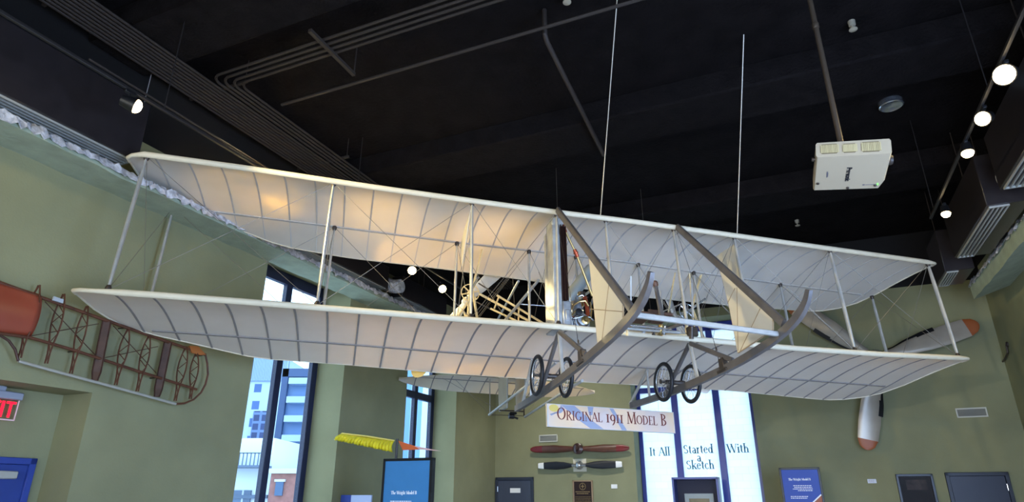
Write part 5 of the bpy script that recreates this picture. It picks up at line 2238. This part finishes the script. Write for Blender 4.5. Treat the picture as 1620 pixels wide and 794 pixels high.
def facade(name, c, c2, sx, sz, mort, rough=.4):
    """procedural rows of floors and windows"""
    mm = bpy.data.materials.new(name)
    mm.use_nodes = True
    nt = mm.node_tree
    p = nt.nodes['Principled BSDF']
    p.inputs['Roughness'].default_value = rough
    tc = nt.nodes.new('ShaderNodeTexCoord')
    mp = nt.nodes.new('ShaderNodeMapping')
    mp.inputs['Rotation'].default_value = (PI / 2, 0, 0)
    b = nt.nodes.new('ShaderNodeTexBrick')
    b.offset = 0
    b.inputs['Scale'].default_value = 1.0
    b.inputs['Brick Width'].default_value = sx
    b.inputs['Row Height'].default_value = sz
    b.inputs['Mortar Size'].default_value = mort
    b.inputs['Color1'].default_value = (*srgb(c2), 1)
    b.inputs['Color2'].default_value = (*[x * .8 for x in srgb(c2)], 1)
    b.inputs['Mortar'].default_value = (*srgb(c), 1)
    nt.links.new(tc.outputs['Object'], mp.inputs[0])
    nt.links.new(mp.outputs[0], b.inputs['Vector'])
    nt.links.new(b.outputs[0], p.inputs['Base Color'])
    return mm


def block(name, px0, px1, ytop, y, depth, mt, label, zb=-13.5):
    A, B = wp(px0, ytop, y), wp(px1, ytop, y)
    z = (A[2] + B[2]) / 2
    t = thing(name, label, 'building', ((A[0] + B[0]) / 2, y + depth / 2, zb), frame=ID)
    m = MB()
    m.box((A[0], y, zb), (B[0], y + depth, z))
    part('building_body', m, mt, t, smooth=False)
    return t, A[0], B[0], z


t, x0, x1, z = block('office_tower', 392, 452, 603, 130, 20, facade('tower_facade', (176, 198, 226), (70, 104, 160), 3.2, 3.4, .9), 'pale blue office tower with slatted crown seen through the left window')
m = MB()
for k in range(26):
    x = x0 + (x1 - x0) * k / 25
    m.box((x - .12, 129.6, z), (x + .12, 130.1, z + 5.2))
m.box((x0, 131, z), (x1, 149, z + 4.6))
part('slatted_crown', m, mat('blue_grey_slat', (150, 174, 206), .5), t, smooth=False)
m = MB()
xa, xb = x0 + (x1 - x0) * .30, x0 + (x1 - x0) * .72
m.box((xa, 129.4, z - 22), (xb, 130, z - 6))
part('dark_glazing', m, facade('dark_glazing_grid', (96, 122, 166), (34, 58, 110), 1.6, 1.7, .25, .2), t, smooth=False)
t, x0, x1, z = block('apartment_tower', 452, 492, 597, 95, 16, mat('tower_grey_blue', (96, 128, 172), .5), 'grey blue balcony tower seen through the right pane of the left window')
m = MB()
k = z - 1.2
while k > -5:
    m.box((x0 + (x1 - x0) * .28, 93.4, k), (x1 + .3, 95.2, k + .9))
    k -= 2.7
part('balcony_band', m, mat('pale_balcony', (168, 190, 214), .5), t, smooth=False)
m = MB()
m.box((x0 - .3, 94.3, -13), (x0 + .6, 95.2, z + 1.2))
m.box((x0 - .3, 94.3, z), (x1 + .3, 95.2, z + 1.2))
part('tower_edge', m, mat('tower_edge_dark', (62, 84, 122), .5), t, smooth=False)
t, x0, x1, z = block('white_block', 360, 436, 693, 62, 9, mat('white_render', (212, 226, 238), .6), 'low white building with a roof railing, bottom left of the left window')
m = MB()
m.box((x0, 61.7, z - 5.3), (x1, 62, z - 5.0))
for k in range(14):
    x = x0 + (x1 - x0) * k / 13
    m.box((x - .04, 60.2, z - 2.5), (x + .04, 60.3, z - 1.4))
m.box((x0, 60.2, z - 1.5), (x1, 60.3, z - 1.4))
m.box((x0, 60.0, z - 2.7), (x1, 62, z - 2.5))
part('roof_railing', m, mat('grey_railing', (92, 110, 134), .5), t, smooth=False)
m = MB()
xa, xb = x0 + (x1 - x0) * .30, x0 + (x1 - x0) * .66
m.box((xa, 61.8, z - 6.4), (xb, 62.02, z - 4.6))
part('window_strip', m, facade('strip_window', (176, 190, 204), (88, 110, 140), .9, 1.9, .08, .3), t, smooth=False)
t, x0, x1, z = block('brick_block', 430, 484, 744, 58, 9, mat('red_brick', (150, 104, 98), .7, vary=.15, scale=3), 'red brick building with one window, bottom right of the left window')
m = MB()
m.box((x0 - .2, 57.7, z - .25), (x1 + .2, 67.2, z + .15))
part('parapet', m, mat('pale_parapet', (196, 204, 212), .6), t, smooth=False)
A, B = wp(437, 762, 57.9), wp(446.5, 784, 57.9)
m = MB()
m.box((A[0], 57.8, B[2]), (B[0], 58.02, A[2]))
part('window', m, mat('town_window', (70, 96, 130), .2), t, smooth=False)
m = MB()
m.box((A[0] - .12, 57.75, A[2]), (B[0] + .12, 58.02, A[2] + .2))
part('window_lintel', m, mat('pale_parapet', (196, 204, 212), .6), t, smooth=False)
block('glass_block', 618, 700, 560, 75, 12, facade('glass_grid', (196, 220, 240), (112, 158, 212), 1.3, 40, .35, .2), 'pale glass building seen through the second window')

# working values are not part of the scene
for o in bpy.data.objects:
    if '_off' in o:
        del o['_off']
